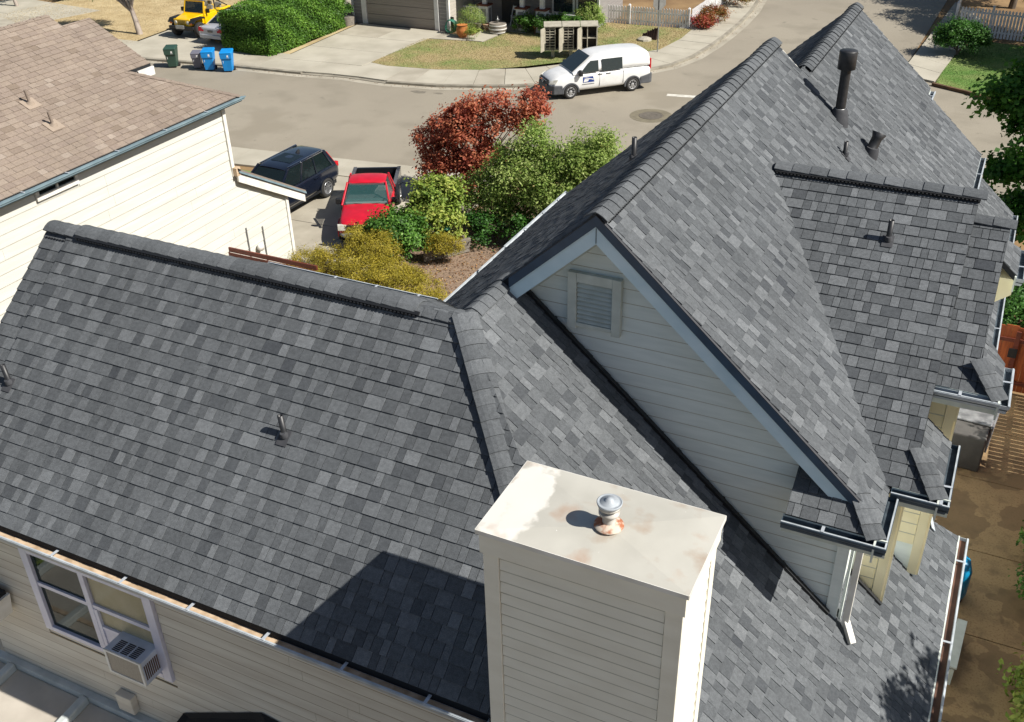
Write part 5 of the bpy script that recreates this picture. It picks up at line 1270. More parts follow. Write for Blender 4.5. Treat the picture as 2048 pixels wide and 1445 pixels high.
# ================================================================== FENCES
def picket_fence(label, p0, p1, h, pitch, mat, posts=(0, 1), z0=.05, facing=1):
    p0 = Vector((*p0, 0)); p1 = Vector((*p1, 0)); d = (p1-p0).normalized(); s = Vector((-d.y, d.x, 0))*facing; L = (p1-p0).length
    f = thing('picket_fence', label, 'fence', (*p0[:2], 0), world=True)
    for zz in (.30, h-.25):
        m = MB(); m.bar(p0+s*.03+Vector((0,0,zz)), p1+s*.03+Vector((0,0,zz)), .035, .09); m.build('rail', mat, f)
    me = None; n = int(L/pitch)
    for i in range(n):
        if me is None:
            m = MB(); a, b = pitch*.34, .011
            prof = [(-a, 0), (a, 0), (a, h-.07), (0, h), (-a, h-.07)]
            m.prism([d*q+Vector((0,0,r))-s*b for q, r in prof], s*(2*b)); me = m.mesh('picket', mat)
        o = bpy.data.objects.new('picket', me); COL.objects.link(o); adopt(o, f)
        o.matrix_basis = Matrix.Translation(p0+d*(pitch*(i+.5))+Vector((0, 0, z0+random.uniform(-.012, .012))))
    for t in posts:
        c = p0+(p1-p0)*t; m = MB(); m.box((c.x-.06, c.y-.06, 0), (c.x+.06, c.y+.06, h+.12)); m.hexa([(c.x-.075, c.y-.075, h+.12), (c.x+.075, c.y-.075, h+.12), (c.x+.075, c.y+.075, h+.12), (c.x-.075, c.y+.075, h+.12)], [(c.x-.02, c.y-.02, h+.2), (c.x+.02, c.y-.02, h+.2), (c.x+.02, c.y+.02, h+.2), (c.x-.02, c.y+.02, h+.2)]); m.build('post', mat, f)
    return f
picket_fence('white picket fence along the back of the dry corner lawn', (-24.2, 57.4), (-17.2, 57.9), 1.05, .165, W['whitepaint'], (0, .5, 1), .08)
picket_fence('white picket fence running along the side street pavement behind flowering shrubs', (-17.1, 58.1), (-16.9, 72), 1.05, .165, W['whitepaint'], (.33, .66, 1), .08)
picket_fence('white picket fence in the shade behind the dark bush at upper right', (-3.2, 62.3), (5, 61.4), 1.5, .17, W['whitepaint'], (.2, .45, .7, 1), .0)
picket_fence('white picket fence end seen edge-on beside the shaded street at upper right', (-3.4, 62.6), (-3.9, 75), 1.5, .17, W['whitepaint'], (0, .5, 1), .0)
# cedar gate and fence in the side yard
cg = thing('cedar_gate', 'orange stained cedar gate with dark diagonal brace and black latch in the side yard', 'gate', (1.6, 25, 0), world=True)
x = .95; i = 0
while x < 3.1:
    top = 1.80+.10*math.sin((x-.95)/.36*math.pi*.5)
    m = MB(); m.box((x, 25.02+.004*(i % 2), .04), (x+.142, 25.045+.004*(i % 2), top)); m.build('board', W['cedar'], cg, bevel=.003); x += .146; i += 1
for z in (.25, 1.45): MB().box((.95, 24.975, z), (3.1, 25.018, z+.10)).build('rail', W['cedar_dark'], cg)
MB().bar((1.72, 24.95, 1.46), (2.6, 24.95, .32), .04, .10, (0, 1, 0)).build('brace', W['cedar_dark'], cg)
MB().box((1.50, 24.93, .0), (1.61, 24.974, 1.78)).build('gate_post', W['cedar_dark'], cg)
MB().box((1.42, 24.91, 1.05), (1.62, 24.929, 1.30)).build('latch', W['black'], cg)
yf = thing('slat_fence', 'tall stained board fence along the right side of the side yard, boards gapped', 'fence', (3.2, 20, 0), world=True)
y = 9.0
me = MB().box((-.012, 0, 0), (.012, .15, 1.75)).mesh('board', W['cedar'])
while y < 25:
    o = bpy.data.objects.new('board', me); COL.objects.link(o); adopt(o, yf); o.matrix_basis = Matrix.Translation((3.2, y, .03)); y += .168 if y > 20 else .153
for z in (.3, 1.4): MB().box((3.215, 9, z), (3.255, 25, z+.09)).build('rail', W['cedar_dark'], yf)
bf = thing('board_fence', 'low brown wooden fence between the dark roof and the cream wall', 'fence', (-18.5, 20.85, 0), world=True)
MB().bar((-19.95, 20.88, 1.80), (-16.6, 20.88, 1.80), .05, .14, (0, 0, 1)).build('cap_rail', W['cedar_dark'], bf)
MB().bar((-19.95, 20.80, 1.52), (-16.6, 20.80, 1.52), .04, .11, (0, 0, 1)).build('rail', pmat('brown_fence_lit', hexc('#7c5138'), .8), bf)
for i in range(22): MB().box((-19.95+i*.15, 20.83, 0), (-19.95+i*.15+.143, 20.85, 1.72)).build('board', W['cedar_dark'], bf)

# ================================================================== BINS
def bin_(name, label, x, y, rz, col, sc=1.0, group=None):
    mt = pmat('bin_plastic', col, .45, tuple(c*.85 for c in col), 3)
    b = thing(name, label, 'wheelie bin', (x, y, .0), rz, group)
    w, d, h = .30*sc, .33*sc, 1.0*sc
    m = MB(); m.hexa([(-w*.74, -d*.70, .06), (w*.74, -d*.70, .06), (w*.74, d*.6, .06), (-w*.74, d*.6, .06)], [(-w, -d, h), (w, -d, h), (w, d, h), (-w, d, h)]); o = m.build('body', mt, b, bevel=.03*sc)
    m = MB(); m.hexa([(-w*.97, -d*1.02, h*.72), (w*.97, -d*1.02, h*.72), (w*.97, -d*.8, h*.68), (-w*.97, -d*.8, h*.68)], [(-w*1.03, -d*1.06, h*.99), (w*1.03, -d*1.06, h*.99), (w*1.03, -d*.8, h*.99), (-w*1.03, -d*.8, h*.99)]); m.build('collar', mt, b, bevel=.01)
    m = MB(); m.hexa([(-w*1.07, -d*1.12, h), (w*1.07, -d*1.12, h), (w*1.07, d*1.1, h+.02), (-w*1.07, d*1.1, h+.02)], [(-w*.95, -d*.95, h+.06*sc), (w*.95, -d*.95, h+.06*sc), (w*.95, d*1.0, h+.10*sc), (-w*.95, d*1.0, h+.10*sc)]); m.build('lid', mt, b, bevel=.015)
    MB().tube((-w*.9, d*1.15, h*.94), (w*.9, d*1.15, h*.94), .018, n=8).build('handle', mt, b)
    for s in (-1, 1): MB().tube((s*w*.80, d*.62, .11), (s*w*.98, d*.62, .11), .11*sc, n=16).build('wheel', W['tyre'], b)
    wm = MB(); wm.lathe((w*.35, -d*1.055, h*.86), [(.05, 0), (.05, .004)], 10, axis=(0, -1, 0)); wm.box((w*.35-.06, -d*1.062, h*.77), (w*.35+.06, -d*1.052, h*.79)); wm.build('emblem', W['whitetrim2'], b)
    wm = MB(); wm.box((-w*.55, -d*1.0, h*.50), (-w*.50, -d*.955, h*.62)); wm.build('sticker', W['whitetrim2'], b)
    return b
bz = rad(28)
bin_('wheelie_bin', 'dark green wheelie bin, leftmost by the kerb', -40.05, 40.72, bz, hexc('#2f4a3f'))
bin_('wheelie_bin', 'small grey wheelie bin half hidden behind the blue ones', -38.62, 41.02, bz, hexc('#6e6d78'), .82)
bin_('wheelie_bin', 'bright blue wheelie bin standing next to the small grey one', -37.78, 40.98, bz, hexc('#0f86cf'), 1.0, 'blue wheelie bins')
bin_('wheelie_bin', 'bright blue wheelie bin at the right end of the row, nearest the hedge', -36.72, 41.18, bz, hexc('#0f86cf'), 1.0, 'blue wheelie bins')

# ================================================================== CLUSTER MAILBOXES
mb = thing('cluster_mailbox', 'beige open-fronted cluster mailbox of three cabinets on the lawn by the van', 'mailbox', (-21.1, 49.9, .1), rad(25))
W['mbx'] = pmat('beige_mailbox_enamel', hexc('#aea898'), .5, hexc('#9b9586'), 4); W['mbx_in'] = pmat('mailbox_inside', hexc('#4a443b'), .8)
for k, x in enumerate((-.95, 0, .95)):
    bx = MB(); w = .42
    bx.box((x-w, -.30, .40), (x-w+.05, .30, 1.62)); bx.box((x+w-.05, -.30, .40), (x+w, .30, 1.62)); bx.box((x-w+.051, .25, .40), (x+w-.051, .30, 1.62)); bx.box((x-w+.051, -.30, .40), (x+w-.051, .249, .46))
    c = bx.build('cabinet', W['mbx'], mb)
    t = MB(); t.hexa([(x-w-.04, -.36, 1.621), (x+w+.04, -.36, 1.621), (x+w+.04, .36, 1.621), (x-w-.04, .36, 1.621)], [(x-w-.04, -.36, 1.66), (x+w+.04, -.36, 1.66), (x+w+.04, .36, 1.76), (x-w-.04, .36, 1.76)]); t.build('cabinet_roof', W['mbx'], c)
    MB().box((x-w+.05, .22, .46), (x+w-.05, .248, 1.62)).build('cabinet_back', W['mbx_in'], c)
    if k < 2:
        for i in range(8): MB().box((x-w+.06, -.29, .52+i*.14), (x+.10, .2, .55+i*.14)).build('shelf', W['mbx'], c)
        MB().box((x+.10, -.30, .461), (x+.14, .21, 1.62)).build('divider', W['mbx'], c); MB().box((x-.17, -.295, .461), (x-.14, .21, 1.62)).build('divider', W['mbx'], c)
    else:
        MB().box((x-.12, -.30, .461), (x-.08, .21, 1.62)).build('divider', W['mbx'], c); MB().box((x-w+.05, -.29, 1.0), (x+w-.05, .2, 1.03)).build('shelf', W['mbx'], c)
    d = MB(); d.hexa([(x-w-.01, -.31, .42), (x-w+.02, -.31, .42), (x-w-.20, -.72, .42), (x-w-.23, -.72, .42)], [(x-w-.01, -.31, 1.6), (x-w+.02, -.31, 1.6), (x-w-.20, -.72, 1.6), (x-w-.23, -.72, 1.6)]); d.build('door', W['mbx'], c)
    MB().box((x-.09, -.09, 0), (x+.09, .09, .40)).build('pedestal', W['mbx'], mb)

ss = thing('stop_sign', 'bare grey back of an octagonal sign on a thin pole at the lawn corner', 'road sign', (-17.15, 52.35, .1))
MB().tube((0, 0, 0), (-.03, .02, 2.95), .032, n=8).build('pole', W['steel'], ss)
m = MB(); R_ = .40; q = [(R_*math.cos(math.pi/8+i*math.pi/4), R_*math.sin(math.pi/8+i*math.pi/4)) for i in range(8)]
a = rad(48); m.prism([(x*math.cos(a)-.03, .05+x*math.sin(a), 2.55+z) for x, z in q], (-.006*math.sin(a), .006*math.cos(a), 0)); m.build('sign_plate', pmat('bare_aluminium', hexc('#8d8d8a'), .5, hexc('#7d7d7a'), 4, metallic=.3), ss)

# ================================================================== YARD THINGS ACROSS THE STREET
W['terracotta'] = pmat('terracotta', hexc('#c07b42'), .7, hexc('#a8652f'), 5)
W['oak'] = pmat('weathered_barrel_wood', hexc('#8d867c'), .8, hexc('#6d665d'), 6, stretch=(1, 1, 6))
def pot(label, name, c, prof, mat, cat='plant pot', plant=None):
    t = thing(name, label, cat, c); MB().lathe((0, 0, 0), prof, 20).build('pot', mat, t); MB().lathe((0, 0, prof[-1][1]-.06), [(prof[-1][0]*.9, 0), (prof[-1][0]*.9, .01)], 16).build('soil', W['black'], t); return t
pot('round terracotta urn beside the walkway', 'terracotta_urn', (-28.35, 51.35, .12), [(.2, 0), (.34, .25), (.36, .48), (.26, .66), (.31, .70)], W['terracotta'])
wb = pot('half barrel planter with pale metal hoops on the walkway', 'barrel_planter', (-26.95, 53.0, .1), [(.44, 0), (.52, .28), (.48, .58)], W['oak'], 'planter')
for z, r in ((.08, .475), (.27, .535), (.46, .51)): MB().lathe((0, 0, z), [(r, 0), (r, .05)], 20).build('hoop', W['whitetrim2'], wb)
MB().lathe((0, 0, .5), [(.03, 0), (.05, .2), (.12, .25), (.03, .3), (.03, .45)], 10).build('ornament', W['steel'], wb)
pot('dark flower pot by the porch steps', 'flower_pot', (-28.3, 53.2, .15), [(.2, 0), (.28, .36)], W['iron'])
pot('red rimmed flower pot by the porch steps', 'flower_pot', (-27.75, 53.25, .15), [(.18, 0), (.27, .34)], W['rust'])
pot('grey half barrel at the driveway edge with a climbing plant', 'barrel_planter', (-36.25, 51.55, .1), [(.42, 0), (.46, .5)], W['oak'], 'planter')
tank = thing('white_drum', 'white upright drum standing behind the tall hedge', 'drum', (-37.05, 51.9, .1)); MB().lathe((0, 0, 0), [(.25, 0), (.28, .1), (.28, .85), (.24, .95), (.1, .98)], 20).build('shell', W['whitetrim2'], tank); MB().box((-.05, -.32, .5), (.05, -.27, .7)).build('label_plate', W['steel'], tank)
W['hose'] = pmat('green_hose', hexc('#2f7f68'), .5)
hs = thing('garden_hose', 'coiled green garden hose by the garage corner', 'garden hose', (-29.35, 51.95, .12))
m = MB()
for k in range(5):
    pts = [(.38*math.cos(t)*(1-.05*k), -.06*k+.05*math.sin(3*t), .42+.36*math.sin(t)) for t in [2*math.pi*i/18 for i in range(19)]]
    for a, b in zip(pts[:-1], pts[1:]): m.tube(a, b, .022, n=6, caps=False)
m.build('hose_coil', W['hose'], hs); MB().box((-.1, .02, .1), (.1, .08, .9)).build('reel_bracket', W['black'], hs)
rk = thing('dark_stump', 'dark jagged stump leaning on a pale rock by the picket fence', 'stump', (-18.55, 54.75, .1))
m = MB()
for i in range(7): m.hexa([(.12*i-.3, -.14, .0), (.12*i-.18, -.14, .0), (.12*i-.18, .16, 0), (.12*i-.3, .16, 0)], [(.13*i-.25, -.08, .25+.07*i+random.random()*.15), (.13*i-.17, -.08, .3+.07*i), (.13*i-.17, .1, .3+.06*i), (.13*i-.25, .1, .28+.06*i)])
m.build('wood', pmat('charred_wood', hexc('#3a2722'), .9), rk); m = MB(); m.lathe((-.05, -.35, 0), [(.42, 0), (.40, .12), (.2, .2)], 9, smooth=False); m.build('rock', W['concrete_pale'], rk)
fl_ = thing('garden_flamingo', 'small pink bird ornament among the clipped bushes', 'ornament', (-24.75, 53.3, .1)); W['pink'] = pmat('faded_pink', hexc('#a8564e'), .6)
MB().lathe((0, 0, .5), [(.02, -.12), (.12, 0), (.02, .14)], 10, axis=(1, 0, .3)).build('torso', W['pink'], fl_); m = MB(); m.tube((.12, 0, .55), (.2, 0, .8), .025, n=6); m.tube((0, 0, 0), (0, 0, .45), .015, n=6); m.build('neck_and_leg', W['pink'], fl_)
ch_ = thing('folding_chair', 'white folding chair on the porch', 'chair', (-26.6, 54.7, .16)); m = MB()
for s in (-.25, .25): m.bar((s, -.3, 0), (s, .2, 1.1), .04, .04); m.bar((s, .3, 0), (s, -.15, .6), .04, .04)
m.build('legs', W['whitetrim2'], ch_); MB().box((-.25, -.2, .48), (.25, .2, .52)).build('seat', W['whitetrim2'], ch_); MB().box((-.25, .12, .85), (.25, .17, 1.08)).build('backrest', W['whitetrim2'], ch_)

# side yard things
sp = thing('covered_spa_box', 'dark grey box under a wrinkled silver cover in the side yard', 'storage box', (.98, 21.9, 0), rad(-4))
W['spagrey'] = pmat('charcoal_panel', hexc('#55524f'), .7, hexc('#474442'), 3); W['silvercover'] = pmat('wrinkled_silver_sheet', hexc('#a6a6a8'), .35, hexc('#77777a'), 5, metallic=.4, bump=1, bscale=7)
MB().box((-.55, -.75, 0), (.33, .75, .92)).build('box', W['spagrey'], sp, bevel=.04); MB().box((-.57, -.2, .921), (.36, .78, .99)).build('cover', W['silvercover'], sp, bevel=.03)
m = MB(); m.hexa([(.335, -.1, .15), (.38, -.1, .15), (.38, .75, .1), (.335, .75, .1)], [(.335, -.2, .92), (.40, -.2, .92), (.44, .78, .92), (.335, .78, .92)]); m.build('cover_flap', W['silvercover'], sp, bevel=.02)
ky = thing('blue_tub', 'bright blue plastic tub upended beside the brown gutter', 'tub', (1.12, 16.75, 0)); W['kblue'] = pmat('blue_plastic', hexc('#0d86b5'), .4)
m = MB(); m.lathe((0, 0, 0), [(.20, .05), (.25, .2), (.25, .75), (.18, .98), (.02, 1.02)], 20); m.build('shell', W['kblue'], ky); MB().lathe((0, 0, 0), [(.21, 0), (.21, .06)], 18).build('base', W['black'], ky)
bn = thing('wooden_bench', 'pale plank bench with a brown board on it, under the right gutter', 'bench', (1.03, 15.05, 0), rad(-3))
for i, x in enumerate((-.42, -.21, .02, .20)): MB().box((x, -.63, .40+(.05 if i == 3 else 0)), (x+.17, .63, .44+(.05 if i == 3 else 0))).build('plank', W['trim'], bn, bevel=.005)
for y in (-.55, .55): MB().box((-.38, y-.04, 0), (.34, y+.04, .39)).build('leg', W['trim'], bn)
MB().box((.0, -.60, .445), (.16, .05, .50)).build('loose_board', W['cedar_dark'], bn)

# solar lanterns and the low retaining wall in the garden
for lab, x, y, c in (('white domed garden light on a stake near the mulch bed', -16.35, 26.85, W['whitetrim2']), ('teal domed bird feeder on a stake near the mulch bed', -15.75, 26.85, pmat('teal_enamel', hexc('#4fa08a'), .4))):
    t = thing('garden_light' if 'light' in lab else 'bird_feeder', lab, 'garden light' if 'light' in lab else 'bird feeder', (x, y, .0)); MB().tube((0, 0, 0), (0, 0, .8), .015, n=6).build('stake', W['black'], t); MB().lathe((0, 0, .72), [(.17, 0), (.14, .06), (.06, .1), (.01, .12)], 16).build('dome', c, t)
    MB().lathe((0, 0, .56), [(.05, 0), (.06, .12)], 10).build('lantern', W['vanglass'], t)
tw = thing('timber_wall', 'short stepped timber retaining wall beside the mulch bed', 'retaining wall', (-15.6, 26.0, 0), world=True)
for k in range(4):
    MB().bar((-15.95+.02*k, 25.55, .09+k*.13), (-14.95+.02*k, 26.85, .09+k*.13), .10, .115).build('timber', W['oak'], tw, bevel=.01)
for x, y in ((-15.72, 25.95), (-15.1, 26.75)): MB().box((x-.06, y-.06, 0), (x+.04, y+.04, .62)).build('post', W['bark'], tw)

flush_lap_shades()
# ================================================================== VEGETATION
def leaf_mat(name, stops, trans=.25, rough=.55): return tone_mat(name, [(p, hexc(c)) for p, c in stops], rough=rough, grain=0, stain=.12, sscale=1.5, bump=0, trans=trans, spec=.35)
W['l_maple'] = leaf_mat('red_maple_leaves', [(0, '#8a463c'), (.35, '#b0604c'), (.6, '#c47656'), (.85, '#d08c66'), (1, '#b0606a')], .45)
W['l_green'] = leaf_mat('light_green_leaves', [(0, '#668638'), (.4, '#8fa854'), (.75, '#b0c070'), (.93, '#cbd292'), (1, '#c48e66')], .45)
W['l_mid'] = leaf_mat('glossy_green_leaves', [(0, '#2c4d1b'), (.5, '#466f26'), (.85, '#66913a'), (1, '#8aa852')])
W['l_yellow'] = leaf_mat('yellow_green_leaves', [(0, '#54702c'), (.4, '#80983f'), (.8, '#a3ae52'), (1, '#b9b868')], .3)
W['l_juniper'] = leaf_mat('golden_juniper', [(0, '#66601e'), (.3, '#8c8228'), (.7, '#a99a34'), (1, '#b8a644')], .3)
W['l_hedge'] = leaf_mat('hedge_leaves', [(0, '#2c4a18'), (.4, '#4d7526'), (.8, '#6d9636'), (1, '#8aac4a')])
W['l_dark'] = leaf_mat('dark_green_leaves', [(0, '#1d3a13'), (.5, '#356021'), (1, '#517c30')])
W['l_tree'] = leaf_mat('sweetgum_leaves', [(0, '#32591f'), (.5, '#508330'), (.85, '#6fa645'), (1, '#8cb858')], .45)
W['l_rust'] = leaf_mat('flowering_shrub_leaves', [(0, '#5c4a24'), (.4, '#7a6a30'), (.7, '#92502e'), (1, '#a23a3a')])
W['l_dry'] = leaf_mat('dry_grass_blades', [(0, '#a59472'), (.5, '#b8a682'), (1, '#c9b994')], .1)
W['l_lawn'] = leaf_mat('lawn_blades', [(0, '#46622a'), (.5, '#607a38'), (1, '#85904e')], .1)

def leaves_obj(name, pts, nrm, size, tone, mat, parent, aspect=.55, fold=True):
    """one small folded leaf per point: numpy arrays (N,3), (N,3), (N,), (N,)"""
    N = len(pts); pts = np.asarray(pts, dtype=np.float64)
    n = nrm/np.maximum(np.linalg.norm(nrm, axis=1, keepdims=True), 1e-6)
    r = rng.normal(size=(N, 3)); a = np.cross(n, r); a /= np.maximum(np.linalg.norm(a, axis=1, keepdims=True), 1e-6); b = np.cross(n, a)
    s = size[:, None]
    v = np.empty((N, 4, 3)); v[:, 0] = pts-a*s*.5; v[:, 1] = pts+b*s*aspect*.5+n*s*.10; v[:, 2] = pts+a*s*.5-n*s*.12; v[:, 3] = pts-b*s*aspect*.5+n*s*.10
    me = bpy.data.meshes.new(name); me.vertices.add(N*4); me.vertices.foreach_set('co', v.reshape(-1))
    me.loops.add(N*4); me.loops.foreach_set('vertex_index', np.arange(N*4, dtype=np.int32)); me.polygons.add(N)
    me.polygons.foreach_set('loop_start', np.arange(0, N*4, 4, dtype=np.int32)); me.polygons.foreach_set('loop_total', np.full(N, 4, dtype=np.int32)); me.update(calc_edges=True)
    at = me.attributes.new('tone', 'FLOAT', 'FACE'); at.data.foreach_set('value', np.clip(tone, 0, 1).astype(np.float32)); me.materials.append(mat)
    o = link(name, me, parent); return o
def crown_pts(blobs, nclump, per, spread, fill=.35):
    """clumps of leaves spread over the outer part of a set of ellipsoid lobes (cx,cy,cz,rx,ry,rz)"""
    B = np.array(blobs, dtype=float); vol = (B[:, 3]*B[:, 4]*B[:, 5])**.67; pr = vol/vol.sum()
    k = rng.choice(len(B), nclump, p=pr); d = rng.normal(size=(nclump, 3)); d /= np.linalg.norm(d, axis=1, keepdims=True)
    d[:, 2] = np.where(d[:, 2] < -.35, -d[:, 2], d[:, 2])
    rr = np.where(rng.random(nclump) < fill, rng.uniform(.35, .8, nclump), rng.uniform(.78, 1.08, nclump))
    C = B[k, :3]+d*rr[:, None]*B[k, 3:]
    ct = rng.random(nclump); per_n = rng.integers(int(per*.5), int(per*1.5), nclump)
    idx = np.repeat(np.arange(nclump), per_n); N = len(idx)
    off = rng.normal(size=(N, 3))*spread*np.array([1, 1, .75])*rng.uniform(.6, 1.3, nclump)[idx][:, None]
    P = C[idx]+off; nr = d[idx]*.7+np.array([0, 0, .6])+rng.normal(size=(N, 3))*.55
    return P, nr, ct[idx]*.55+rng.random(N)*.45, C
def plant(name, label, cat, base, blobs, mat, nclump, per, spread, leaf, trunk=True, h=None, group=None, bark='bark', fill=.35, aspect=.55, limbs=10, tr=.07, zmin=.02, tone_shift=0):
    t = thing(name, label, cat, base, group=group); bx = np.array(base)
    P, n, tone, C = crown_pts(blobs, nclump, per, spread, fill); P = P-bx; C = C-bx
    ok = P[:, 2] > zmin; P, n, tone = P[ok], n[ok], tone[ok]
    leaves_obj('foliage', P, n, leaf*rng.uniform(.6, 1.35, len(P)), tone+tone_shift, mat, t, aspect)
    if trunk:
        m = MB(); B = np.array(blobs); top = (B[:, :3].mean(0)-bx); z0 = top[2]*.55 if h is None else h
        fork = Vector((top[0]*.3, top[1]*.3, z0)); m.tube((0, 0, -.05), fork*.5+Vector((.03, 0, 0)), tr*1.15, tr*.9, 10, caps=False); m.tube(fork*.5+Vector((.03, 0, 0)), fork, tr*.9, tr*.7, 10, caps=False)
        m.build('trunk', W[bark], t)
        lm = MB()
        for c in C[rng.choice(len(C), min(limbs, len(C)), replace=False)]:
            c = Vector(c); mid = (fork*.5+c*.5)+Vector((0, 0, .12*c.z*.3)); lm.tube(fork*random.uniform(.75, 1), mid, tr*.45, tr*.25, 6, caps=False); lm.tube(mid, c, tr*.25, tr*.08, 5, caps=False)
        lm.build('limbs', W[bark], t)
    return t

plant('red_maple', 'red leaved maple tree standing between the street and the green shrubs', 'tree', (-16.4, 30.6, 0),
      [(-18.7, 31, 1.9, .6, .7, .5), (-18.0, 31, 2.45, .6, .7, .5), (-17.3, 31, 2.9, .65, .7, .55), (-16.6, 31.1, 3.3, .6, .6, .5), (-15.95, 31.1, 3.65, .48, .5, .45), (-14.55, 31, 3.75, .45, .5, .5), (-14.2, 31, 3.5, .38, .4, .4), (-14.8, 31, 3.15, .42, .5, .45), (-15.6, 31, 2.9, .7, .7, .6), (-16.8, 30.8, 2.3, .9, .8, .7), (-17.9, 30.8, 1.5, .8, .8, .6), (-18.3, 30.6, 1.0, .6, .6, .45), (-17.2, 30.4, 1.1, .8, .7, .6), (-16.2, 30.6, 1.6, .8, .7, .7), (-17.0, 30.2, .5, .7, .6, .45)],
      W['l_maple'], 330, 72, .15, .12, h=1.1, tr=.09, limbs=40, fill=.15)
plant('leafy_shrub', 'tall pale green shrub with loose shoots in front of the red maple', 'shrub', (-13.9, 28.9, 0),
      [(-14.9, 29.0, 1.2, 1.15, .9, 1.0), (-13.9, 29.1, 2.6, .85, .8, .95), (-14.4, 28.7, 1.9, 1.0, .9, .9), (-13.2, 28.7, 1.0, 1.1, .9, .9), (-13.3, 29.0, 2.0, 1.0, .9, 1.0), (-12.7, 28.9, 1.8, .9, .9, 1.0), (-15.2, 28.8, .7, .9, .8, .7), (-13.6, 29.2, 3.4, .3, .3, .45), (-14.2, 29.0, 3.2, .28, .28, .4), (-13.0, 29.0, 2.9, .28, .28, .4)], W['l_green'], 400, 80, .19, .105, h=.8, limbs=22, tr=.06, aspect=.42)
plant('leafy_shrub', 'pale green shrub with upright shoots beside the left gutter of the steep roof', 'shrub', (-11.9, 29.2, 0),
      [(-11.9, 29.2, 2.3, .95, .9, 1.05), (-11.35, 29.3, 2.9, .62, .6, .75), (-12.6, 29.0, 1.4, .9, .9, 1.0), (-11.6, 28.7, 1.2, .9, .8, .9), (-11.0, 29.3, 3.5, .22, .22, .4), (-11.9, 29.3, 3.4, .25, .25, .4), (-12.3, 29.2, 2.9, .25, .25, .4)], W['l_green'], 330, 80, .19, .105, h=.8, limbs=20, tr=.06, aspect=.42)
plant('broadleaf_shrub', 'yellow-green broadleaf bush right beside the red pickup', 'shrub', (-16.5, 27.4, 0),
      [(-16.5, 27.5, 1.35, .95, .9, .72), (-16.2, 27.1, .75, .95, .9, .7), (-17.0, 27.1, .8, .5, .6, .5)], W['l_yellow'], 130, 95, .14, .115, h=.5, limbs=12, tr=.05, aspect=.6)
plant('broadleaf_shrub', 'rounded mid-green broadleaf bush in front of the red pickup bonnet', 'shrub', (-16.95, 25.4, 0),
      [(-17.0, 25.6, .85, .95, .85, .68), (-16.4, 25.6, .65, .75, .7, .58), (-17.6, 25.5, .55, .6, .6, .45)], W['l_mid'], 120, 95, .13, .10, h=.4, limbs=10, tr=.05, aspect=.6)
JB = [(-18.6, 23.4, .35, 1.0, .8, .42), (-17.3, 23.2, .7, 1.1, .9, .6), (-16.0, 22.9, .65, 1.3, 1.0, .6), (-14.9, 22.6, .55, 1.2, .95, .6), (-14.0, 22.2, .4, .9, .8, .5), (-16.6, 24.0, .95, .7, .6, .55), (-17.45, 24.0, 1.25, .30, .3, .45)]
plant('golden_juniper', 'spreading golden juniper just beyond the dark roof gutter', 'shrub', (-16, 23, 0), JB, W['l_juniper'], 520, 110, .11, .075, h=.25, limbs=30, tr=.06, aspect=.26, fill=.25)
plant('golden_juniper', 'small golden juniper tuft beside the timber wall', 'shrub', (-15.35, 25.75, 0), [(-15.4, 25.7, .62, .42, .4, .35), (-15.0, 25.9, .6, .3, .3, .25)], W['l_juniper'], 60, 100, .09, .07, h=.3, limbs=6, tr=.03, aspect=.26)
plant('dark_shrub', 'dark shaded shrub at the foot of the pale green shrubs', 'shrub', (-13.4, 27.9, 0), [(-13.4, 27.9, .6, 1.0, .6, .6), (-12.2, 27.9, .5, .9, .6, .5), (-14.9, 27.6, .55, .6, .6, .5)], W['l_dark'], 90, 80, .15, .1, h=.3, limbs=8, tr=.04)
# mulch bed and fallen leaves
W['mulch'] = pmat('bark_mulch', hexc('#96806c'), .95, hexc('#665445'), 16, bump=1, bscale=40, contrast=(.3, .7))
sheet('mulch_bed', [(-19.9, 21.5), (-11, 19.5), (-8.0, 26), (-9.5, 31.5), (-13.6, 33.6), (-16.15, 31.4), (-16.6, 27.6), (-17.25, 24.4), (-19.9, 24.1)], .012, W['mulch'])
sheet('dry_grass_strip', [(-13.4, 21.5), (-10, 20.5), (-9, 25), (-11.6, 24.6)], .020, pmat('straw', hexc('#a58a5c'), .95, hexc('#846a43'), 5, bump=.6))
Kp = np.array(resample(offset(fk, -.12), .03)); Kp = Kp[rng.random(len(Kp)) < .28]; Kq = np.concatenate([Kp+rng.normal(size=Kp.shape)*.10, np.full((len(Kp), 1), .016)], 1)
N = 5200; pts = np.stack([rng.uniform(-16.2, -10.5, N), rng.uniform(20.8, 30, N), rng.uniform(.02, .05, N)], 1)
stuff(leaves_obj('fallen_leaves', pts, np.tile([0, 0, 1.], (N, 1))+rng.normal(size=(N, 3))*.4, rng.uniform(.04, .09, N), rng.random(N), leaf_mat('fallen_leaf', [(0, '#4a3426'), (.4, '#7d5436'), (.7, '#a07848'), (1, '#b89a68')], .05), None))

stuff(leaves_obj('kerb_litter', Kq, np.tile([0, 0, 1.], (len(Kq), 1))+rng.normal(size=Kq.shape)*.4, rng.uniform(.03, .08, len(Kq)), rng.random(len(Kq))*.6, bpy.data.materials['fallen_leaf'], None))
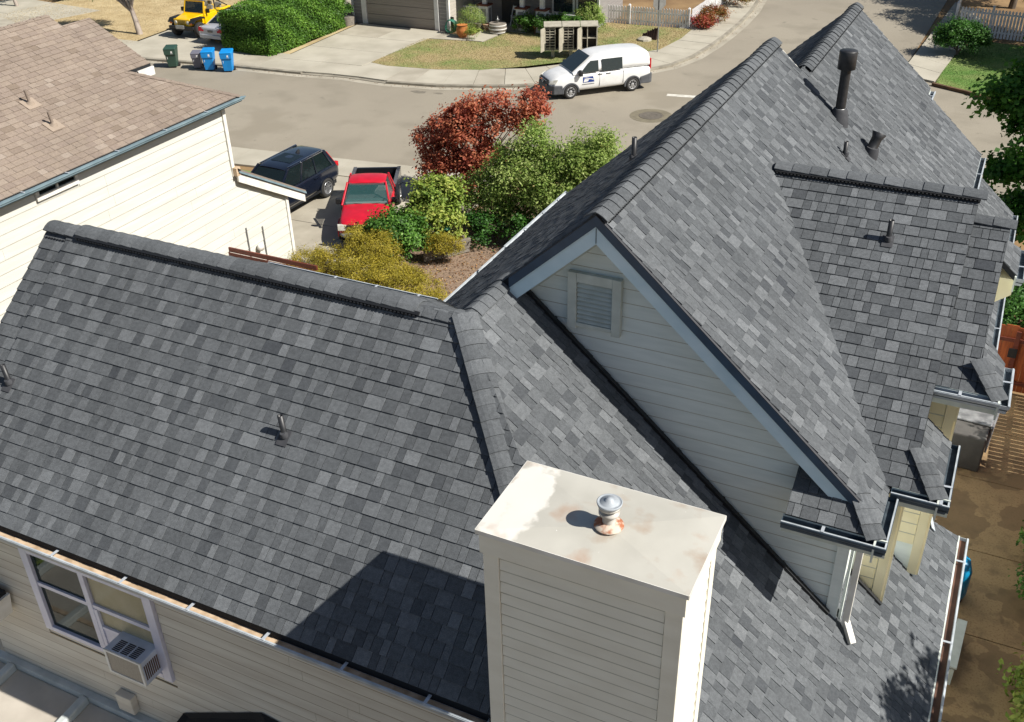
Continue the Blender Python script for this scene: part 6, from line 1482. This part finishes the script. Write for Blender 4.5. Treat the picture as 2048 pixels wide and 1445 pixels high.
# tall clipped hedge across the street
hg = thing('clipped_hedge', 'tall square clipped green hedge between the silver car and the concrete driveway', 'hedge', (-37.7, 47.5, 0), world=True)
hx0, hx1, hy0, hy1, hz = -39.35, -36.05, 43.95, 51.2, 2.3
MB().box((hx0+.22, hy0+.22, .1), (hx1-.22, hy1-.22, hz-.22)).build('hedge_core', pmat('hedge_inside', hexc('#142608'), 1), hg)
def face_pts(n, f):
    u = rng.random(n); v = rng.random(n)
    return f(u, v)
def wob(P): return .10*np.sin(P[:, 0]*2.3+P[:, 1]*1.7)+.06*np.sin(P[:, 2]*5+P[:, 1]*3.1)
parts = []
for n, f, nn in ((15000, lambda u, v: np.stack([np.full_like(u, hx1), hy0+u*(hy1-hy0), .12+v*(hz-.12)], 1), (1, 0, 0)), (9000, lambda u, v: np.stack([hx0+u*(hx1-hx0), np.full_like(u, hy0), .12+v*(hz-.12)], 1), (0, -1, 0)), (13000, lambda u, v: np.stack([hx0+u*(hx1-hx0), hy0+v*(hy1-hy0), np.full_like(u, hz)], 1), (0, 0, 1)), (4000, lambda u, v: np.stack([np.full_like(u, hx0), hy0+u*(hy1-hy0), .12+v*(hz-.12)], 1), (-1, 0, 0))):
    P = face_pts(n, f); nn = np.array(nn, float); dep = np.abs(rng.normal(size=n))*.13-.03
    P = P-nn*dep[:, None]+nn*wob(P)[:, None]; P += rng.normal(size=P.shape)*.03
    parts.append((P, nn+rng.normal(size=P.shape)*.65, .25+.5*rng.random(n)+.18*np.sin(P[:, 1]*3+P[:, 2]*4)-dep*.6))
P = np.concatenate([p[0] for p in parts]); n = np.concatenate([p[1] for p in parts]); tn = np.concatenate([p[2] for p in parts])
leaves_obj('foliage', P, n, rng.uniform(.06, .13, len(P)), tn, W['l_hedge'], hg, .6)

# clipped bushes by the porch, corner planting
plant('clipped_bush', 'rounded dark green bush in front of the porch pier', 'bush', (-25.5, 53.5, 0), [(-25.5, 53.5, .55, .62, .6, .6)], W['l_mid'], 50, 75, .12, .09, h=.2, limbs=5, tr=.03)
plant('clipped_bush', 'wide low clipped hedge bush behind the mailboxes', 'bush', (-23.9, 53.6, 0), [(-24.4, 53.5, .6, .8, .65, .62), (-23.5, 53.8, .65, .9, .7, .62), (-22.8, 54.1, .6, .7, .6, .55)], W['l_mid'], 130, 80, .13, .09, h=.2, limbs=8, tr=.03)
plant('clipped_bush', 'rounded olive bush at the right end of the clipped row', 'bush', (-22.1, 54.9, 0), [(-22.1, 54.9, .85, .75, .7, .8)], W['l_green'], 60, 75, .13, .09, h=.3, limbs=6, tr=.03)
plant('lavender_bush', 'loose olive green bush by the garage corner behind the terracotta urn', 'bush', (-28.3, 52.2, 0), [(-28.2, 52.2, .9, .85, .6, .75), (-28.5, 51.9, .45, .8, .5, .4)], W['l_green'], 80, 75, .13, .07, h=.3, limbs=8, tr=.03, aspect=.3)
plant('small_bush', 'small round olive bush alone in the dry bed before the picket fence', 'bush', (-22.0, 55.9, 0), [(-21.95, 55.6, .7, .42, .4, .5)], W['l_green'], 36, 60, .1, .08, h=.2, limbs=6, tr=.03)
plant('low_plant', 'pale spiky potted plant by the walkway', 'plant', (-27.6, 51.2, .1), [(-27.6, 51.2, .45, .4, .35, .3)], W['l_yellow'], 24, 40, .1, .12, trunk=False, aspect=.2)
plant('climbing_plant', 'climbing plant rising from the grey half barrel', 'plant', (-36.25, 51.55, .5), [(-36.25, 51.55, .9, .4, .3, .45), (-36.45, 51.6, 1.3, .2, .2, .3)], W['l_mid'], 30, 45, .1, .1, trunk=False)
for lab, x, y, r, h, ts in (('rust red flowering shrub beside the fence end post', -16.45, 58.3, .62, .75, .25), ('larger rusty green shrub along the side street fence', -16.35, 60.0, .85, .85, 0), ('yellowish flowering shrub further up the side street fence', -16.2, 64.3, .8, .9, -.1), ('reddish shrub furthest up the side street fence', -16.0, 66.3, .7, .8, .2)):
    plant('flowering_shrub', lab, 'shrub', (x, y, 0), [(x, y, h*.55, r, r*.9, h*.6)], W['l_rust'], 46, 70, .15, .09, h=.2, limbs=5, tr=.03, tone_shift=ts)

# street trees at left
st_ = plant('street_tree', 'young street tree with a leaning pale trunk on the dry verge', 'tree', (-46.6, 45.2, 0), [(-48.9, 45.4, 3.3, 1.3, 1.2, 1.0), (-47.4, 45.6, 4.2, 1.5, 1.4, 1.1), (-46.0, 45.4, 3.9, 1.2, 1.2, 1.0), (-49.0, 45.2, 2.3, .7, .6, .45), (-47.6, 45.2, 2.55, .5, .5, .35)], W['l_tree'], 130, 70, .2, .13, h=1.6, bark='barkpale', tr=.17, limbs=16)
plant('street_tree', 'slim street tree in the shade at the upper left corner', 'tree', (-59.9, 48.0, 0), [(-60.2, 48.0, 3.4, 1.6, 1.5, 1.3), (-61.6, 47.4, 3.2, 1.4, 1.3, 1.0)], W['l_tree'], 110, 70, .22, .14, h=1.8, bark='barkpale', tr=.12, limbs=12)
plant('hedge_row', 'low mixed bushes at the far edge of the dry verge at upper left', 'bush', (-56.5, 53.6, 0), [(-58.4, 51.2, .8, 1.2, .8, .8), (-56.5, 53.2, .9, 1.4, .9, .9), (-54.6, 55.4, .9, 1.4, .9, .9), (-52.8, 57.2, .9, 1.3, .9, .9)], W['l_dark'], 170, 70, .2, .13, h=.3, limbs=8, tr=.04)
lh = thing('house', 'dark blue-grey house corner at the far upper left', 'house', (-66, 60, 0), world=True)
MB().box((-75, 60, 0), (-60.5, 68, 3.2)).build('wall', W['grey_side'], lh); MB().prism([(-75.6, 59.4, 3.1), (-60, 59.4, 3.1), (-60, 64, 5), (-75.6, 64, 5)], (0, 0, .15)).build('roof', W['deck'], lh)
jh = thing('house', 'shaded house front behind the yellow off-roader at the top edge', 'house', (-46, 62, 0), world=True)
MB().box((-51, 59, 0), (-38.2, 66, 3.0)).build('wall', W['grey_side'], jh); MB().prism([(-51.6, 58.3, 2.9), (-37.6, 58.3, 2.9), (-37.6, 63, 4.8), (-51.6, 63, 4.8)], (0, 0, .14)).build('roof', W['shingle_old'], jh)
MB().box((-45.6, 58.96, .1), (-41, 59, 2.3)).build('garage_door', W['garage'], jh)

# right-hand side
plant('dark_bush', 'dense dark bush with sunlit top in front of the shaded white fence', 'bush', (-2.75, 57.6, 0), [(-2.8, 57.7, .9, 1.15, 1.0, .85), (-3.4, 57.4, .7, .6, .6, .6), (-2.0, 57.7, .75, .8, .7, .7), (-2.8, 57.5, 1.3, .6, .6, .4)], W['l_dark'], 170, 90, .15, .11, h=.3, limbs=8, tr=.05, tone_shift=.12)
plant('shade_tree', 'broad leafy tree over the white fence at the upper right corner', 'tree', (1.2, 63.8, 0), [(.5, 63.5, 3.2, 2.6, 2.2, 1.6), (-1.4, 63.6, 2.6, 1.5, 1.2, 1.1), (2.6, 62.5, 2.4, 2.2, 1.6, 1.5), (1.5, 63.8, 4.6, 2.2, 2, 1.5), (-.6, 66, 4.2, 2.4, 2, 1.4)], W['l_tree'], 420, 90, .26, .16, h=2, tr=.2, limbs=24)
plant('shade_tree', 'tall leafy tree further up the side street beyond the fence, at the top right', 'tree', (-.8, 70, 0), [(-1.4, 70, 4.2, 2.4, 2.0, 2.0), (.5, 70, 5.0, 2.6, 2.2, 2.0)], W['l_tree'], 240, 80, .3, .18, h=2.6, tr=.2, limbs=16)
plant('shade_tree', 'leafy tree beyond the right edge shading the white fence and lawn', 'tree', (4.8, 58.2, 0), [(4.4, 58.4, 4.2, 2.6, 2.2, 1.8), (5.6, 57.4, 5.4, 2.2, 2.0, 1.6), (3.6, 59.8, 5.0, 2.0, 1.8, 1.5)], W['l_tree'], 260, 70, .3, .2, h=2.2, tr=.2, limbs=12)
SG = [(1.75, 31.0, 6.7, 1.5, 1.4, 1.2), (.35, 30.9, 5.6, .85, .8, .75), (1.4, 30.6, 4.9, 1.2, 1.1, .9), (.75, 30.8, 3.7, .85, .7, .55), (2.3, 30.9, 3.6, 1.2, 1.0, .8), (1.15, 30.9, 2.45, 1.15, .9, .5), (.55, 31.2, 1.75, .7, .7, .5), (2.2, 31.5, 2.1, 1.4, 1.1, .8), (2.9, 31.5, 5.5, 1.5, 1.4, 1.2), (2.1, 32, 8.0, 1.3, 1.2, .9)]
plant('sweetgum_tree', 'large green leafy tree with drooping lobed foliage at the right edge', 'tree', (3.4, 31.6, 0), SG, W['l_tree'], 380, 88, .20, .16, h=2.4, tr=.2, limbs=30, aspect=.8)
plant('dark_hedge', 'dark shaded hedge at the right edge behind the cedar gate', 'hedge', (2.4, 27.6, 0), [(1.6, 27.4, 1.1, .9, .8, 1.1), (2.6, 27.2, 1.0, 1.2, .8, 1.0), (1.4, 28.8, .9, .8, .8, .9), (3.2, 28.5, 1.3, 1.3, 1, 1.2), (1.1, 26.6, .7, .5, .5, .7)], W['l_dark'], 210, 85, .18, .1, h=.5, limbs=12, tr=.05)
plant('laurel_bush', 'bright green leafy bush at the right edge halfway along the patio', 'bush', (2.75, 18.3, 0), [(2.75, 18.6, .55, .42, .75, .55), (2.7, 17.2, .4, .35, .6, .4)], W['l_mid'], 60, 80, .11, .10, h=.3, limbs=7, tr=.03)
plant('laurel_bush', 'pale green leafy bush at the lower right edge of the patio', 'bush', (2.75, 14.6, 0), [(2.72, 14.9, .35, .38, .6, .35), (2.75, 13.9, .4, .35, .6, .4)], W['l_yellow'], 50, 70, .11, .11, h=.3, limbs=7, tr=.03)
plant('yard_tree', 'slender yard tree standing right of the fence, shading the lower roof edge', 'tree', (5.4, 10.0, 0), [(5.0, 9.6, 8.2, .55, .7, .6), (5.5, 10.4, 8.5, .5, .55, .5), (5.1, 9.0, 7.8, .5, .5, .5), (5.9, 9.6, 7.6, .6, .6, .6)], W['l_tree'], 60, 46, .17, .15, h=5.2, tr=.1, limbs=14)

bh = thing('boundary_hedge', 'tall leafy hedge beyond the board fence on the right, outside the yard', 'hedge', (4.9, 15, 0), world=True)
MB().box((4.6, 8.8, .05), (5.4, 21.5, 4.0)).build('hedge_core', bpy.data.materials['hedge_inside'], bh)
P = np.concatenate([np.stack([rng.uniform(4.3, 4.7, 5000), rng.uniform(8.5, 21.8, 5000), rng.uniform(.1, 4.4, 5000)], 1), np.stack([rng.uniform(4.4, 5.6, 3000), rng.uniform(8.5, 21.8, 3000), rng.uniform(3.9, 4.5, 3000)], 1)])
leaves_obj('foliage', P, rng.normal(size=P.shape)+np.array([-.6, 0, .6]), rng.uniform(.12, .22, len(P)), rng.random(len(P)), W['l_hedge'], bh, .6)
plant('garden_bush', 'green garden bushes beyond the patio cover, below the left wall', 'bush', (-15, 2.8, 0), [(-14.4, 3.4, .9, 1.2, 1.2, 1.0), (-15.6, 2.2, 1.1, 1.3, 1.2, 1.2), (-14.2, .8, .8, 1.2, 1.2, .9), (-16.5, 4.2, 1.2, 1.2, 1.2, 1.3)], W['l_yellow'], 160, 70, .17, .13, h=.3, limbs=8, tr=.05)
# lawns
def lawn_mat(name, green, dry, s=.35, lo=.42, hi=.62):
    return pmat(name, hexc(dry), .95, hexc(green), s, bump=.8, bscale=30, contrast=(lo, hi))
W['lawn1'] = lawn_mat('half_dry_lawn', '#6f8044', '#9c8c66', .38, .42, .60); W['lawn2'] = lawn_mat('watered_lawn', '#53762e', '#748648', .6); W['lawn3'] = pmat('straw_dry_lawn', hexc('#b8a680'), .95, hexc('#a08c66'), .8, bump=.8, bscale=25)
L1 = [(-30.4, 45.0), (-29.3, 44.75), (-26.5, 45.1), (-24.3, 45.9), (-22.6, 47.2), (-21.4, 48.4), (-19.9, 49.9), (-18.3, 51.5), (-17.2, 52.9), (-16.85, 55.5), (-16.9, 57.7), (-24.2, 57.3), (-26.4, 54.6), (-26.75, 50.85), (-27.9, 50.65), (-30.3, 50.3)]
sheet('lawn', L1, .125, W['lawn1'])
L3 = [(-59, 45.5), (-55.2, 44.2), (-45.6, 43.2), (-46.6, 57.5), (-52, 60), (-58, 52)]
sheet('verge', L3, .10, W['lawn3'])
sheet('verge', [(-36.0, 44.2), (-35.5, 44.2), (-35.8, 52), (-38, 52.3), (-39.4, 51.5), (-36.0, 51.2)], .11, W['lawn3'])
L2 = [(-3.15, 51.9), (.3, 49.75), (2.6, 48.4), (6, 50), (5, 60), (-2.2, 61), (-3.0, 56)]
sheet('lawn', L2, .06, W['lawn2'])
sheet('lawn', [(-31, 26), (-24.7, 26), (-24.7, 29.9), (-31, 30.0)], .03, W['lawn2'])
def tufts(name, poly, n, mat, z, h, tone_f):
    x = np.array(poly); lo, hi = x.min(0), x.max(0); P = np.stack([rng.uniform(lo[0], hi[0], n*2), rng.uniform(lo[1], hi[1], n*2)], 1)
    inside = np.zeros(len(P), bool); j = len(poly)-1
    for i in range(len(poly)):
        xi, yi = poly[i]; xj, yj = poly[j]
        c = ((yi > P[:, 1]) != (yj > P[:, 1])) & (P[:, 0] < (xj-xi)*(P[:, 1]-yi)/(yj-yi+1e-12)+xi); inside ^= c; j = i
    P = P[inside]; N = len(P); h = h*rng.uniform(.5, 1.2, N); pts = np.concatenate([P, (z+h*.35)[:, None]], 1)
    nr = rng.normal(size=(N, 3))*np.array([1, 1, .35]); tone = tone_f(P)
    return stuff(leaves_obj(name, pts, nr, rng.uniform(.5, 1.3, N)*h, tone, mat, None, .35))
gr = lambda P: .5+.35*np.sin(P[:, 0]*1.1+2*np.sin(P[:, 1]*.7))+rng.normal(size=len(P))*.2
W['l_mix'] = leaf_mat('mixed_lawn_blades', [(0, '#b3a17a'), (.45, '#a5966a'), (.75, '#8f9458'), (1, '#768c46')], .1)
patch = lambda P: .36+rng.normal(size=len(P))*.18+.55*np.clip(np.sin(P[:, 0]*.9+1.3*np.sin(P[:, 1]*.8+.5))*np.sin(P[:, 1]*1.1+P[:, 0]*.35+1.0)*1.6-.25, 0, 1)
tufts('grass', L1, 60000, W['l_mix'], .12, .05, patch)
tufts('grass', L2, 26000, W['l_lawn'], .06, .05, gr)
tufts('grass', L3, 30000, W['l_dry'], .10, .05, gr)
